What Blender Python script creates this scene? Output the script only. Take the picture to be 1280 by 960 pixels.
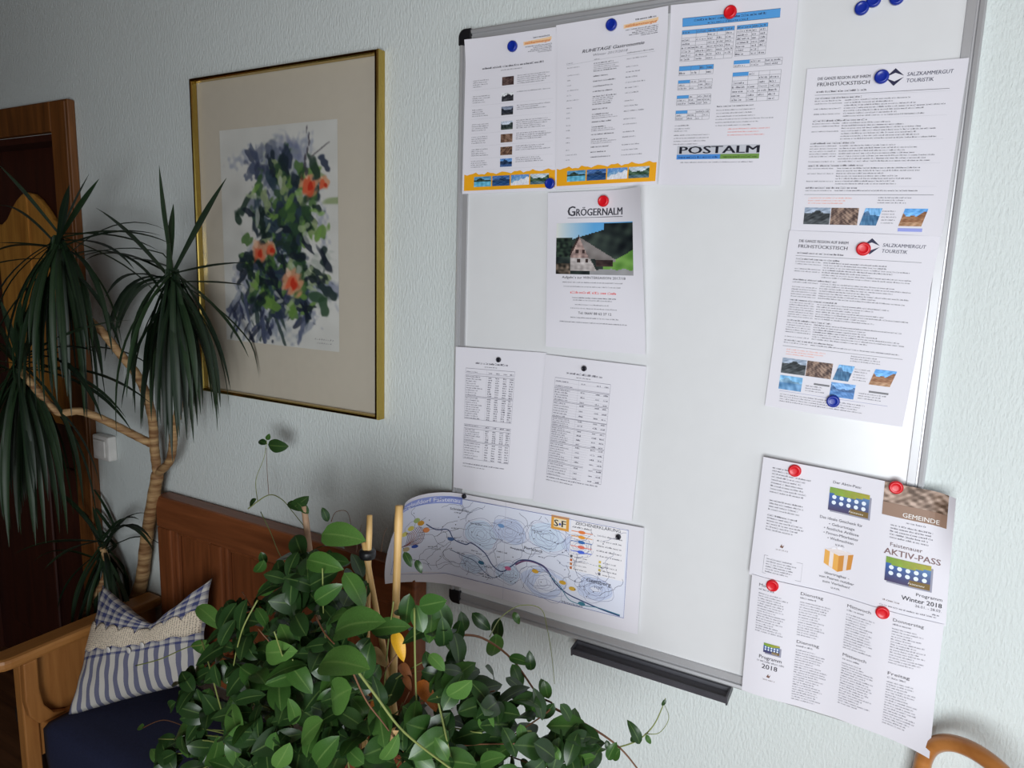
import bpy, math, random
import numpy as np
from mathutils import Vector, Matrix

# ------------------------------------------------------------------ clear, camera, world, lights
for o in list(bpy.data.objects):
    bpy.data.objects.remove(o, do_unlink=True)
scene = bpy.context.scene
COL = scene.collection
PI = math.pi

F_PX = 875.674
YAW, PIT, ROL = math.radians(29.2125), math.radians(9.3118), math.radians(1.7923)
CAM = Vector((0.0, -1.25, 1.6))
_f = Vector((-math.sin(YAW) * math.cos(PIT), math.cos(YAW) * math.cos(PIT), -math.sin(PIT)))
_r = _f.cross(Vector((0, 0, 1))).normalized()
_u = _r.cross(_f)
RX = _r * math.cos(ROL) + _u * math.sin(ROL)
UP = -_r * math.sin(ROL) + _u * math.cos(ROL)
FW = _f
cam_data = bpy.data.cameras.new('camera')
cam_data.sensor_width = 36.0
cam_data.lens = F_PX / 1280.0 * 36.0
cam_data.clip_start = 0.02
cam = bpy.data.objects.new('camera', cam_data)
COL.objects.link(cam)
m3 = Matrix((RX, UP, -FW)).transposed()
cam.matrix_world = Matrix.Translation(CAM) @ m3.to_4x4()
scene.camera = cam

world = bpy.data.worlds.new('sky')
scene.world = world
world.use_nodes = True
bg = world.node_tree.nodes['Background']
bg.inputs[0].default_value = (0.78, 0.86, 1.0, 1)
bg.inputs[1].default_value = 1.0

def area(name, loc, rot, sx, sy, power, color):
    l = bpy.data.lights.new(name, 'AREA')
    l.shape = 'RECTANGLE'; l.size = sx; l.size_y = sy; l.energy = power; l.color = color
    o = bpy.data.objects.new(name, l); COL.objects.link(o)
    o.location = loc; o.rotation_euler = rot
    return o
# daylight entering by the window in the right wall and by the one behind the camera
area('daylight_side_window', (1.80, -1.40, 1.30), (0, math.radians(90), 0), 1.2, 1.5, 4, (0.93, 0.97, 1.0))
area('daylight_rear_window', (0.48, -2.42, 1.16), (math.radians(90), 0, 0), 1.3, 1.2, 60, (0.93, 0.97, 1.0))

scene.view_settings.view_transform = 'Standard'
scene.view_settings.look = 'None'
scene.view_settings.gamma = 1.0
scene.view_settings.use_curve_mapping = False
scene.view_settings.exposure = 0.0

# ------------------------------------------------------------------ helpers
def at(px, py, y=0.0):
    d = RX * ((px - 640) / F_PX) - UP * ((py - 480) / F_PX) + FW
    return CAM + d * ((y - CAM.y) / d.y)

def lin(c):
    return tuple((v / 255 / 12.92) if v / 255 <= 0.04045 else ((v / 255 + 0.055) / 1.055) ** 2.4 for v in c)

def tag(o, label=None, cat=None, group=None, kind=None):
    if label: o['label'] = label
    if cat: o['category'] = cat
    if group: o['group'] = group
    if kind: o['kind'] = kind
    return o

def empty(name, loc=(0, 0, 0)):
    o = bpy.data.objects.new(name, None); COL.objects.link(o)
    o.location = loc; o.empty_display_size = 0.05
    return o

def put(name, me, parent=None, loc=None):
    o = bpy.data.objects.new(name, me); COL.objects.link(o)
    if parent is not None:
        o.parent = parent
        # meshes are written in world coordinates: cancel the parent's offset
        o.location = -world_loc(parent)
    if loc is not None:
        o.location = loc
    return o

def world_loc(o):
    v = Vector((0, 0, 0))
    while o is not None:
        v += o.location; o = o.parent
    return v

class MB:
    def __init__(s):
        s.v = []; s.f = []; s.uv = []
    def box(s, x0, x1, y0, y1, z0, z1):
        n = len(s.v)
        s.v += [(x0, y0, z0), (x1, y0, z0), (x1, y1, z0), (x0, y1, z0), (x0, y0, z1), (x1, y0, z1), (x1, y1, z1), (x0, y1, z1)]
        s.f += [tuple(n + i for i in q) for q in ((0, 3, 2, 1), (4, 5, 6, 7), (0, 1, 5, 4), (1, 2, 6, 5), (2, 3, 7, 6), (3, 0, 4, 7))]
        return s
    def prism(s, pts, a, b, axis):
        # pts: 2-D outline, extruded from a to b along axis ('x': pts are y,z; 'y': pts are x,z; 'z': pts are x,y)
        n = len(s.v); k = len(pts)
        for t in (a, b):
            for p in pts:
                s.v.append({'x': (t, p[0], p[1]), 'y': (p[0], t, p[1]), 'z': (p[0], p[1], t)}[axis])
        s.f.append(tuple(n + i for i in range(k))); s.f.append(tuple(n + k + i for i in reversed(range(k))))
        for i in range(k):
            j = (i + 1) % k
            s.f.append((n + i, n + k + i, n + k + j, n + j))
        return s
    def tube(s, pts, rad, n=8, cap=True):
        pts = [Vector(p) for p in pts]
        if not hasattr(rad, '__len__'): rad = [rad] * len(pts)
        b = len(s.v); ref = None
        for i, p in enumerate(pts):
            t = (pts[min(i + 1, len(pts) - 1)] - pts[max(i - 1, 0)]).normalized()
            if ref is None:
                ref = t.orthogonal().normalized()
            else:
                ref = (ref - t * ref.dot(t)).normalized()
            bi = t.cross(ref)
            for k in range(n):
                a = 2 * PI * k / n
                s.v.append(tuple(p + (ref * math.cos(a) + bi * math.sin(a)) * rad[i]))
        for i in range(len(pts) - 1):
            for k in range(n):
                j = (k + 1) % n
                s.f.append((b + i * n + k, b + i * n + j, b + (i + 1) * n + j, b + (i + 1) * n + k))
        if cap:
            s.f.append(tuple(b + k for k in reversed(range(n))))
            s.f.append(tuple(b + (len(pts) - 1) * n + k for k in range(n)))
        return s
    def lathe(s, prof, n=20, c=(0, 0, 0), axis='z'):
        # prof: (radius, height) pairs
        b = len(s.v)
        for r, h in prof:
            for k in range(n):
                a = 2 * PI * k / n
                if axis == 'z': s.v.append((c[0] + r * math.cos(a), c[1] + r * math.sin(a), c[2] + h))
                else: s.v.append((c[0] + r * math.cos(a), c[1] - h, c[2] + r * math.sin(a)))
        for i in range(len(prof) - 1):
            for k in range(n):
                j = (k + 1) % n
                s.f.append((b + i * n + k, b + i * n + j, b + (i + 1) * n + j, b + (i + 1) * n + k))
        s.f.append(tuple(b + k for k in reversed(range(n))))
        s.f.append(tuple(b + (len(prof) - 1) * n + k for k in range(n)))
        return s
    def mesh(s, name, mat, smooth=False):
        me = bpy.data.meshes.new(name)
        me.from_pydata([tuple(v) for v in s.v], [], s.f)
        me.materials.append(mat)
        if smooth: me.shade_smooth()
        me.update()
        return me
    def build(s, name, mat, parent=None, smooth=False, bevel=0, recalc=True):
        me = s.mesh(name, mat, smooth)
        if recalc:
            import bmesh
            bm = bmesh.new(); bm.from_mesh(me); bmesh.ops.recalc_face_normals(bm, faces=bm.faces); bm.to_mesh(me); bm.free()
        o = put(name, me, parent)
        if bevel:
            m = o.modifiers.new('bevel', 'BEVEL'); m.width = bevel; m.segments = 2; m.limit_method = 'ANGLE'; m.angle_limit = math.radians(40)
        return o

def spline(pts, n=6):
    P = [Vector(p) for p in pts]; out = []
    for i in range(len(P) - 1):
        p0 = P[max(i - 1, 0)]; p1 = P[i]; p2 = P[i + 1]; p3 = P[min(i + 2, len(P) - 1)]
        for k in range(n):
            t = k / n
            out.append(0.5 * ((2 * p1) + (p2 - p0) * t + (2 * p0 - 5 * p1 + 4 * p2 - p3) * t * t + (3 * p1 - p0 - 3 * p2 + p3) * t ** 3))
    out.append(P[-1])
    return out

# ------------------------------------------------------------------ materials
def nm(name):
    m = bpy.data.materials.new(name); m.use_nodes = True
    nt = m.node_tree
    return m, nt, nt.nodes, nt.links, nt.nodes['Principled BSDF']

def plain(name, c, rough=0.6, metal=0.0, var=0.08, scale=30, bump=0.0, spec=0.5):
    m, nt, N, L, b = nm(name)
    c = lin(c)
    tc = N.new('ShaderNodeTexCoord'); no = N.new('ShaderNodeTexNoise'); no.inputs['Scale'].default_value = scale; no.inputs['Detail'].default_value = 4
    cr = N.new('ShaderNodeValToRGB')
    cr.color_ramp.elements[0].position = 0.3; cr.color_ramp.elements[1].position = 0.7
    cr.color_ramp.elements[0].color = tuple(x * (1 - var) for x in c) + (1,)
    cr.color_ramp.elements[1].color = tuple(min(1, x * (1 + var)) for x in c) + (1,)
    L.new(tc.outputs['Object'], no.inputs['Vector']); L.new(no.outputs['Fac'], cr.inputs['Fac']); L.new(cr.outputs['Color'], b.inputs['Base Color'])
    b.inputs['Roughness'].default_value = rough; b.inputs['Metallic'].default_value = metal
    b.inputs['Specular IOR Level'].default_value = spec
    if bump:
        bp = N.new('ShaderNodeBump'); bp.inputs['Strength'].default_value = bump; bp.inputs['Distance'].default_value = 0.002
        L.new(no.outputs['Fac'], bp.inputs['Height']); L.new(bp.outputs['Normal'], b.inputs['Normal'])
    return m

def wood(name, c1, c2, axis='x', rough=0.45, scale=1.0, knots=True):
    m, nt, N, L, b = nm(name)
    tc = N.new('ShaderNodeTexCoord'); mp = N.new('ShaderNodeMapping')
    s = [14 * scale] * 3; s['xyz'.index(axis)] = 1.1 * scale
    mp.inputs['Scale'].default_value = s
    no = N.new('ShaderNodeTexNoise'); no.inputs['Scale'].default_value = 2.2; no.inputs['Detail'].default_value = 5; no.inputs['Distortion'].default_value = 0.8
    no2 = N.new('ShaderNodeTexNoise'); no2.inputs['Scale'].default_value = 9; no2.inputs['Detail'].default_value = 3
    mx = N.new('ShaderNodeMath'); mx.operation = 'MULTIPLY_ADD'; mx.inputs[1].default_value = 0.35
    cr = N.new('ShaderNodeValToRGB')
    cr.color_ramp.elements[0].position = 0.42; cr.color_ramp.elements[1].position = 0.86
    cr.color_ramp.elements[0].color = lin(c1) + (1,); cr.color_ramp.elements[1].color = lin(c2) + (1,)
    L.new(tc.outputs['Object'], mp.inputs['Vector']); L.new(mp.outputs['Vector'], no.inputs['Vector']); L.new(mp.outputs['Vector'], no2.inputs['Vector'])
    L.new(no2.outputs['Fac'], mx.inputs[0]); L.new(no.outputs['Fac'], mx.inputs[2]); L.new(mx.outputs[0], cr.inputs['Fac'])
    L.new(cr.outputs['Color'], b.inputs['Base Color'])
    bp = N.new('ShaderNodeBump'); bp.inputs['Strength'].default_value = 0.15; bp.inputs['Distance'].default_value = 0.001
    L.new(mx.outputs[0], bp.inputs['Height']); L.new(bp.outputs['Normal'], b.inputs['Normal'])
    b.inputs['Roughness'].default_value = rough
    return m

def plaster(name, c):
    m, nt, N, L, b = nm(name)
    tc = N.new('ShaderNodeTexCoord'); mp = N.new('ShaderNodeMapping'); mp.inputs['Scale'].default_value = (1, 1, 0.34)
    L.new(tc.outputs['Object'], mp.inputs['Vector'])
    n1 = N.new('ShaderNodeTexNoise'); n1.inputs['Scale'].default_value = 230; n1.inputs['Detail'].default_value = 3; n1.inputs['Roughness'].default_value = 0.6
    n2 = N.new('ShaderNodeTexNoise'); n2.inputs['Scale'].default_value = 2.0; n2.inputs['Detail'].default_value = 3
    L.new(mp.outputs['Vector'], n1.inputs['Vector']); L.new(tc.outputs['Object'], n2.inputs['Vector'])
    c = lin(c)
    cr = N.new('ShaderNodeValToRGB')
    cr.color_ramp.elements[0].color = tuple(x * 0.95 for x in c) + (1,); cr.color_ramp.elements[1].color = tuple(min(1, x * 1.04) for x in c) + (1,)
    L.new(n2.outputs['Fac'], cr.inputs['Fac']); L.new(cr.outputs['Color'], b.inputs['Base Color'])
    bp = N.new('ShaderNodeBump'); bp.inputs['Strength'].default_value = 0.75; bp.inputs['Distance'].default_value = 0.004
    L.new(n1.outputs['Fac'], bp.inputs['Height']); L.new(bp.outputs['Normal'], b.inputs['Normal'])
    b.inputs['Roughness'].default_value = 0.75; b.inputs['Specular IOR Level'].default_value = 0.25
    return m

M = {}
M['wall'] = plaster('mint_plaster', (214, 221, 219))
M['wainscot'] = wood('dark_wood_boarding', (70, 44, 26), (104, 68, 40), 'x', 0.6)
M['ceiling'] = plain('ceiling_paint', (225, 224, 218), 0.9)
M['floor'] = wood('floor_boards', (70, 42, 24), (112, 74, 46), 'x')
M['door_dark'] = wood('dark_door_wood', (40, 15, 9), (66, 28, 16), 'z', 0.5)
M['casing'] = wood('casing_wood', (74, 42, 16), (122, 74, 32), 'z', 0.45)
M['pine_old'] = wood('old_pine', (150, 96, 36), (196, 140, 62), 'z', 0.5)
M['bench_red'] = wood('bench_back_wood', (100, 54, 28), (138, 80, 46), 'x', 0.42)
M['bench_redv'] = wood('bench_panel_wood', (96, 52, 26), (134, 76, 42), 'z', 0.42)
M['pine'] = wood('bench_pine', (152, 98, 48), (186, 130, 70), 'y', 0.45)
M['pine_v'] = wood('bench_pine_upright', (144, 90, 44), (178, 122, 66), 'z', 0.45)
M['bent'] = wood('bentwood', (150, 92, 44), (186, 124, 66), 'x', 0.28, 0.8)
M['cane'] = wood('bamboo_cane', (186, 144, 82), (222, 184, 122), 'z', 0.5)
M['cane_grey'] = wood('weathered_cane', (150, 118, 92), (190, 160, 130), 'z', 0.6)
M['gold'] = plain('brass_frame', (188, 162, 88), 0.14, 1.0, 0.03)
M['alu'] = plain('anodised_aluminium', (190, 190, 192), 0.35, 0.45, 0.02)
M['board'] = plain('enamel_board', (222, 223, 224), 0.24, 0, 0.01)
M['black'] = plain('black_plastic', (24, 24, 28), 0.4)
M['tray'] = plain('grey_plastic_tray', (70, 70, 76), 0.45)
M['paper'] = plain('white_paper', (226, 224, 231), 0.6, 0, 0.006, 8, spec=0.2)
M['blue_mag'] = plain('blue_plastic', (16, 44, 150), 0.3)
M['red_mag'] = plain('red_plastic', (214, 20, 34), 0.32)
M['dark_mag'] = plain('dark_plastic', (26, 26, 36), 0.35)
M['mat'] = plain('beige_mount', (196, 188, 172), 0.85, 0, 0.02, 60)
M['white_pl'] = plain('white_plastic', (228, 226, 222), 0.35)
M['navy'] = plain('navy_cloth', (26, 32, 62), 0.9, 0, 0.15, 200, 0.3)
M['terracotta'] = plain('terracotta', (170, 92, 60), 0.8, 0, 0.1)
M['pot_dark'] = plain('dark_ceramic', (48, 40, 38), 0.4)
M['soil'] = plain('soil', (50, 36, 26), 0.95, 0, 0.3, 120, 0.8)
M['window_white'] = plain('window_paint', (232, 232, 228), 0.4)
M['stem'] = plain('green_stem', (128, 138, 74), 0.55)
M['stem_brown'] = plain('brown_stem', (112, 74, 48), 0.6)
M['dead1'] = plain('yellow_leaf', (224, 168, 30), 0.5, 0, 0.2, 60)
M['dead2'] = plain('orange_leaf', (176, 98, 32), 0.55, 0, 0.3, 60)
M['dead3'] = plain('brown_leaf', (140, 84, 46), 0.6, 0, 0.3, 60)
M['dead4'] = plain('straw_leaf', (196, 160, 110), 0.6, 0, 0.2, 60)

def bark():
    m, nt, N, L, b = nm('dracaena_bark')
    tc = N.new('ShaderNodeTexCoord'); mp = N.new('ShaderNodeMapping'); mp.inputs['Scale'].default_value = (6, 6, 40)
    no = N.new('ShaderNodeTexNoise'); no.inputs['Scale'].default_value = 2.2; no.inputs['Detail'].default_value = 4
    cr = N.new('ShaderNodeValToRGB'); cr.color_ramp.elements[0].position = 0.35; cr.color_ramp.elements[1].position = 0.68
    cr.color_ramp.elements[0].color = lin((122, 84, 50)) + (1,); cr.color_ramp.elements[1].color = lin((190, 156, 110)) + (1,)
    L.new(tc.outputs['Object'], mp.inputs['Vector']); L.new(mp.outputs['Vector'], no.inputs['Vector']); L.new(no.outputs['Fac'], cr.inputs['Fac']); L.new(cr.outputs['Color'], b.inputs['Base Color'])
    bp = N.new('ShaderNodeBump'); bp.inputs['Strength'].default_value = 0.6; bp.inputs['Distance'].default_value = 0.004
    L.new(no.outputs['Fac'], bp.inputs['Height']); L.new(bp.outputs['Normal'], b.inputs['Normal'])
    b.inputs['Roughness'].default_value = 0.7
    return m
M['bark'] = bark()

def leafmat(name, c, c2, rough=0.32, trans=0.25, rib=True):
    # c..c2: the range one leaf differs from another by; a paler midrib along UV v = 0.5
    m, nt, N, L, b = nm(name)
    oi = N.new('ShaderNodeObjectInfo')
    mx = N.new('ShaderNodeMix'); mx.data_type = 'RGBA'
    mx.inputs['A'].default_value = lin(c) + (1,); mx.inputs['B'].default_value = lin(c2) + (1,)
    L.new(oi.outputs['Random'], mx.inputs['Factor'])
    uv = N.new('ShaderNodeUVMap'); uv.uv_map = 'UVMap'
    sp = N.new('ShaderNodeSeparateXYZ'); L.new(uv.outputs['UV'], sp.inputs[0])
    sb = N.new('ShaderNodeMath'); sb.operation = 'SUBTRACT'; sb.inputs[1].default_value = 0.5; L.new(sp.outputs['Y'], sb.inputs[0])
    ab = N.new('ShaderNodeMath'); ab.operation = 'ABSOLUTE'; L.new(sb.outputs[0], ab.inputs[0])
    lt = N.new('ShaderNodeMapRange'); lt.inputs['From Min'].default_value = 0.015; lt.inputs['From Max'].default_value = 0.05
    lt.inputs['To Min'].default_value = 0.30 if rib else 0.06; lt.inputs['To Max'].default_value = 0.0
    L.new(ab.outputs[0], lt.inputs['Value'])
    m2 = N.new('ShaderNodeMix'); m2.data_type = 'RGBA'; m2.inputs['B'].default_value = lin((140, 170, 96)) + (1,)
    L.new(lt.outputs['Result'], m2.inputs['Factor']); L.new(mx.outputs['Result'], m2.inputs['A'])
    no = N.new('ShaderNodeTexNoise'); no.inputs['Scale'].default_value = 40
    tc = N.new('ShaderNodeTexCoord'); L.new(tc.outputs['Object'], no.inputs['Vector'])
    hs = N.new('ShaderNodeHueSaturation'); mr = N.new('ShaderNodeMapRange'); mr.inputs['To Min'].default_value = 0.75; mr.inputs['To Max'].default_value = 1.25
    L.new(no.outputs['Fac'], mr.inputs['Value']); L.new(mr.outputs['Result'], hs.inputs['Value']); L.new(m2.outputs['Result'], hs.inputs['Color'])
    L.new(hs.outputs['Color'], b.inputs['Base Color'])
    b.inputs['Roughness'].default_value = rough
    tr = N.new('ShaderNodeBsdfTranslucent'); L.new(hs.outputs['Color'], tr.inputs['Color'])
    ms = N.new('ShaderNodeMixShader'); ms.inputs[0].default_value = trans
    L.new(b.outputs[0], ms.inputs[1]); L.new(tr.outputs[0], ms.inputs[2]); L.new(ms.outputs[0], N['Material Output'].inputs['Surface'])
    return m
M['leaf_a'] = leafmat('hoya_leaf', (46, 80, 34), (74, 114, 50))
M['leaf_b'] = leafmat('hoya_leaf_pale', (62, 100, 46), (88, 128, 60))
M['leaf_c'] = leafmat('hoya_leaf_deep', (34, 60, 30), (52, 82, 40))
M['drac'] = leafmat('dracaena_leaf', (18, 36, 22), (36, 58, 34), 0.5, 0.08, False)

def printmat():
    m, nt, N, L, b = nm('printed_ink')
    a = N.new('ShaderNodeVertexColor'); a.layer_name = 'ink'
    L.new(a.outputs['Color'], b.inputs['Base Color']); b.inputs['Roughness'].default_value = 0.5; b.inputs['Specular IOR Level'].default_value = 0.3
    return m
M['ink'] = printmat()

# ------------------------------------------------------------------ the setting
XL, XR, YF, ZC = -3.7, 1.78, -2.4, 2.56
DX0, DX1, DZ = -3.12, -2.30, 1.965          # doorway
b = MB()
b.box(DX1, XR + 0.15, 0, 0.16, 0, ZC); b.box(XL - 0.15, DX0, 0, 0.16, 0, ZC); b.box(DX0, DX1, 0, 0.16, DZ, ZC)
tag(b.build('wall_back', M['wall']), 'pale mint roughcast plaster wall behind the notice board', kind='structure')
tag(MB().box(XL - 0.15, XR + 0.15, YF - 0.15, 0.16, -0.05, 0).build('floor', M['floor']), 'brown wooden floor of the room', kind='structure')
tag(MB().box(XL - 0.15, XR + 0.15, YF - 0.15, 0.16, ZC, ZC + 0.05).build('ceiling', M['wainscot']), 'dark wooden ceiling of the room', kind='structure')
tag(MB().box(XL - 0.15, XL, YF, 0, 0, ZC).build('wall_left', M['wainscot']), 'dark boarded wall beyond the door', kind='structure')
def holed_wall_x(x0, x1, ya, yb, za, zb):
    b = MB()
    b.box(x0, x1, YF, ya, 0, ZC); b.box(x0, x1, yb, 0, 0, ZC); b.box(x0, x1, ya, yb, 0, za); b.box(x0, x1, ya, yb, zb, ZC)
    return b
WY0, WY1, WZ0, WZ1 = -2.17, -0.63, 0.68, 1.92
tag(holed_wall_x(XR, XR + 0.15, WY0, WY1, WZ0, WZ1).build('wall_right', M['wall']), 'pale mint plaster wall with a wide window', kind='structure')
VX0, VX1, VZ0, VZ1 = -0.19, 1.15, 0.54, 1.78
b = MB()
b.box(XL, VX0, YF - 0.15, YF, 0, ZC); b.box(VX1, XR, YF - 0.15, YF, 0, ZC); b.box(VX0, VX1, YF - 0.15, YF, 0, VZ0); b.box(VX0, VX1, YF - 0.15, YF, VZ1, ZC)
tag(b.build('wall_front', M['wainscot']), 'dark boarded wall opposite the notice board', kind='structure')

def glassmat():
    m, nt, N, L, b = nm('window_glass')
    b.inputs['Base Color'].default_value = (1, 1, 1, 1); b.inputs['Transmission Weight'].default_value = 1; b.inputs['Roughness'].default_value = 0; b.inputs['IOR'].default_value = 1.02
    return m
M['glass'] = glassmat()
w1 = tag(empty('window_1', (XR + 0.1, -1.45, WZ0)), 'white framed window in the side wall', kind='structure')
for (a0, a1, z0, z1) in ((WY0, WY0 + .05, WZ0, WZ1), (WY1 - .05, WY1, WZ0, WZ1), (-1.425, -1.375, WZ0, WZ1), (WY0, WY1, WZ0, WZ0 + .05), (WY0, WY1, WZ1 - .05, WZ1)):
    MB().box(XR + 0.075, XR + 0.125, a0, a1, z0, z1).build('window_bar', M['window_white'], w1)
w2 = tag(empty('window_2', (0.48, YF - 0.1, VZ0)), 'white framed window behind the camera', kind='structure')
for (a0, a1, z0, z1) in ((VX0, VX0 + .05, VZ0, VZ1), (VX1 - .05, VX1, VZ0, VZ1), (0.46, 0.50, VZ0, VZ1), (VX0, VX1, VZ0, VZ0 + .05), (VX0, VX1, VZ1 - .05, VZ1)):
    MB().box(a0, a1, YF - 0.125, YF - 0.075, z0, z1).build('window_bar', M['window_white'], w2)

# door casing and door leaf
tr = tag(empty('trim_1', (-2.25, -0.01, 0)), 'brown wooden casing around the doorway', kind='structure')
for (x0, x1, z0, z1, nmx) in ((DX1, -2.205, 0, 2.052, 'casing_upright'), (DX0 - 0.095, DX0, 0, 2.052, 'casing_upright'), (DX0, DX1, DZ, 2.052, 'casing_head')):
    MB().box(x0, x1, -0.024, 0.0, z0, z1).build(nmx, M['casing'], tr, bevel=0.004)
MB().box(-2.225, -2.207, -0.032, -0.0245, 0, 2.045).build('casing_moulding', M['casing'], tr, bevel=0.003)
dr = tag(empty('door_1', (-2.71, 0.08, 0)), 'dark stained panelled door with a pale arched pine panel', kind='structure')
MB().box(DX0, DX1, 0.075, 0.115, 0, DZ).build('door_leaf', M['door_dark'], dr)
for x0, x1 in ((DX0, DX0 + 0.02), (DX1 - 0.02, DX1)):
    MB().box(x0, x1, 0.0, 0.074, 0, DZ - .021).build('jamb', M['door_dark'], dr)
MB().box(DX0, DX1, 0.0, 0.074, DZ - .02, DZ).build('jamb', M['door_dark'], dr)
cx, hw = -2.62, 0.215
arch = [(cx - hw, 1.02), (cx + hw, 1.02), (cx + hw, 1.70)]
for i in range(13):
    t = i / 12
    x = cx + hw - 2 * hw * t
    q = abs(x - cx) / hw
    arch.append((x, 1.70 + (0.105 * math.cos(q * PI / 1.5) if q < 0.75 else 0.0) * 1.0))
arch.append((cx - hw, 1.70))
ao = MB().prism([(p[0], p[1]) for p in arch], 0.055, 0.074, 'y').build('arched_panel', M['pine_old'], dr, bevel=0.006)
tag(ao, 'pale pine panel with a curved top')
MB().box(cx - 0.006, cx + 0.006, 0.047, 0.054, 1.52, 1.80).build('panel_bead', M['pine_old'], ao)
for x0, x1 in ((DX0 + 0.1, cx - 0.02), (cx + 0.02, DX1 - 0.09)):
    MB().box(x0, x1, 0.06, 0.074, 0.16, 0.86).build('lower_panel', M['door_dark'], dr, bevel=0.008)

# light switch beside the door
sw = tag(empty('light_switch', (-2.14, 0, 0.97)), 'white rectangular light switch on the wall beside the door casing', 'switch')
MB().box(-2.185, -2.10, -0.028, 0, 0.972, 1.05).build('housing', M['white_pl'], sw, bevel=0.005)
MB().box(-2.172, -2.113, -0.034, -0.0285, 0.984, 1.038).build('rocker', M['white_pl'], sw, bevel=0.003)

# ------------------------------------------------------------------ white board
BX0, BX1, BZ0, BZ1 = -0.832, 0.0495, 0.858, 2.062
wb = tag(empty('whiteboard', (-0.39, 0, BZ0)), 'large white magnetic board with aluminium frame hung on the wall', 'whiteboard')
MB().box(BX0 + .01, BX1 - .01, -0.012, -0.002, BZ0 + .01, BZ1 - .01).build('board_surface', M['board'], wb)
prof = [(0, 0.001), (0, 0.0175), (0.003, 0.0195), (0.008, 0.0185), (0.0095, 0.0145), (0.0115, 0.0145), (0.0125, 0.0165), (0.0235, 0.0155), (0.0245, 0.0125), (0.0245, 0.001)]
MB().prism([(BX0 + d, -h) for d, h in prof], BZ0 + .012, BZ1 - .012, 'z').build('frame_side', M['alu'], wb)
MB().prism([(BX1 - d, -h) for d, h in prof], BZ0 + .012, BZ1 - .012, 'z').build('frame_side', M['alu'], wb)
MB().prism([(-h, BZ1 - d) for d, h in prof], BX0 + .012, BX1 - .012, 'x').build('frame_side', M['alu'], wb)
MB().prism([(-h, BZ0 + d) for d, h in prof], BX0 + .012, BX1 - .012, 'x').build('frame_side', M['alu'], wb)
for cxx, sx in ((BX0, 1), (BX1, -1)):
    for cz, sz in ((BZ0, 1), (BZ1, -1)):
        pts = [(-.002, .010), (-.002, .028), (.027, .028), (.027, -.002), (.010, -.002), (.004, .0005), (.0005, .004)]
        MB().prism([(cxx + sx * p[0], cz + sz * p[1]) for p in pts], -0.0205, -0.001, 'y').build('corner_cap', M['black'], wb, bevel=0.002)
tp = MB().prism([(-0.001, .8575), (-.022, .8575), (-.023, .851), (-.042, .845), (-.045, .852), (-.048, .851), (-.045, .839), (-.001, .845)], -0.515, -0.212, 'x').build('pen_tray', M['tray'], wb)
for xa in (-0.518, -0.212):
    MB().prism([(-0.001, .8578), (-.026, .8578), (-.0495, .854), (-.0465, .837), (-.001, .843)], xa, xa + .003, 'x').build('tray_end', M['tray'], tp)

# ------------------------------------------------------------------ printed sheets
class Ink:
    def __init__(s): s.v = []; s.f = []; s.c = []
    def add(s, pts, faces, col):
        n = len(s.v); s.v += pts; s.c += [col] * len(pts)
        s.f += [tuple(n + i for i in q) for q in faces]

_tc = {}
def glyphs(txt, bold=0.0, shear=0.0):
    key = (txt, bold, shear)
    if key in _tc: return _tc[key]
    cu = bpy.data.curves.new('lettering', 'FONT')
    cu.body = txt; cu.size = 1.0; cu.resolution_u = 2; cu.fill_mode = 'FRONT' if hasattr(cu, 'fill_mode') else cu.fill_mode
    cu.offset = bold; cu.shear = shear
    o = bpy.data.objects.new('lettering', cu)
    me = o.to_mesh()
    v = [(p.co.x, p.co.y) for p in me.vertices]; f = [tuple(p.vertices) for p in me.polygons]
    o.to_mesh_clear(); bpy.data.objects.remove(o); bpy.data.curves.remove(cu)
    _tc[key] = (v, f)
    return v, f

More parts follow.
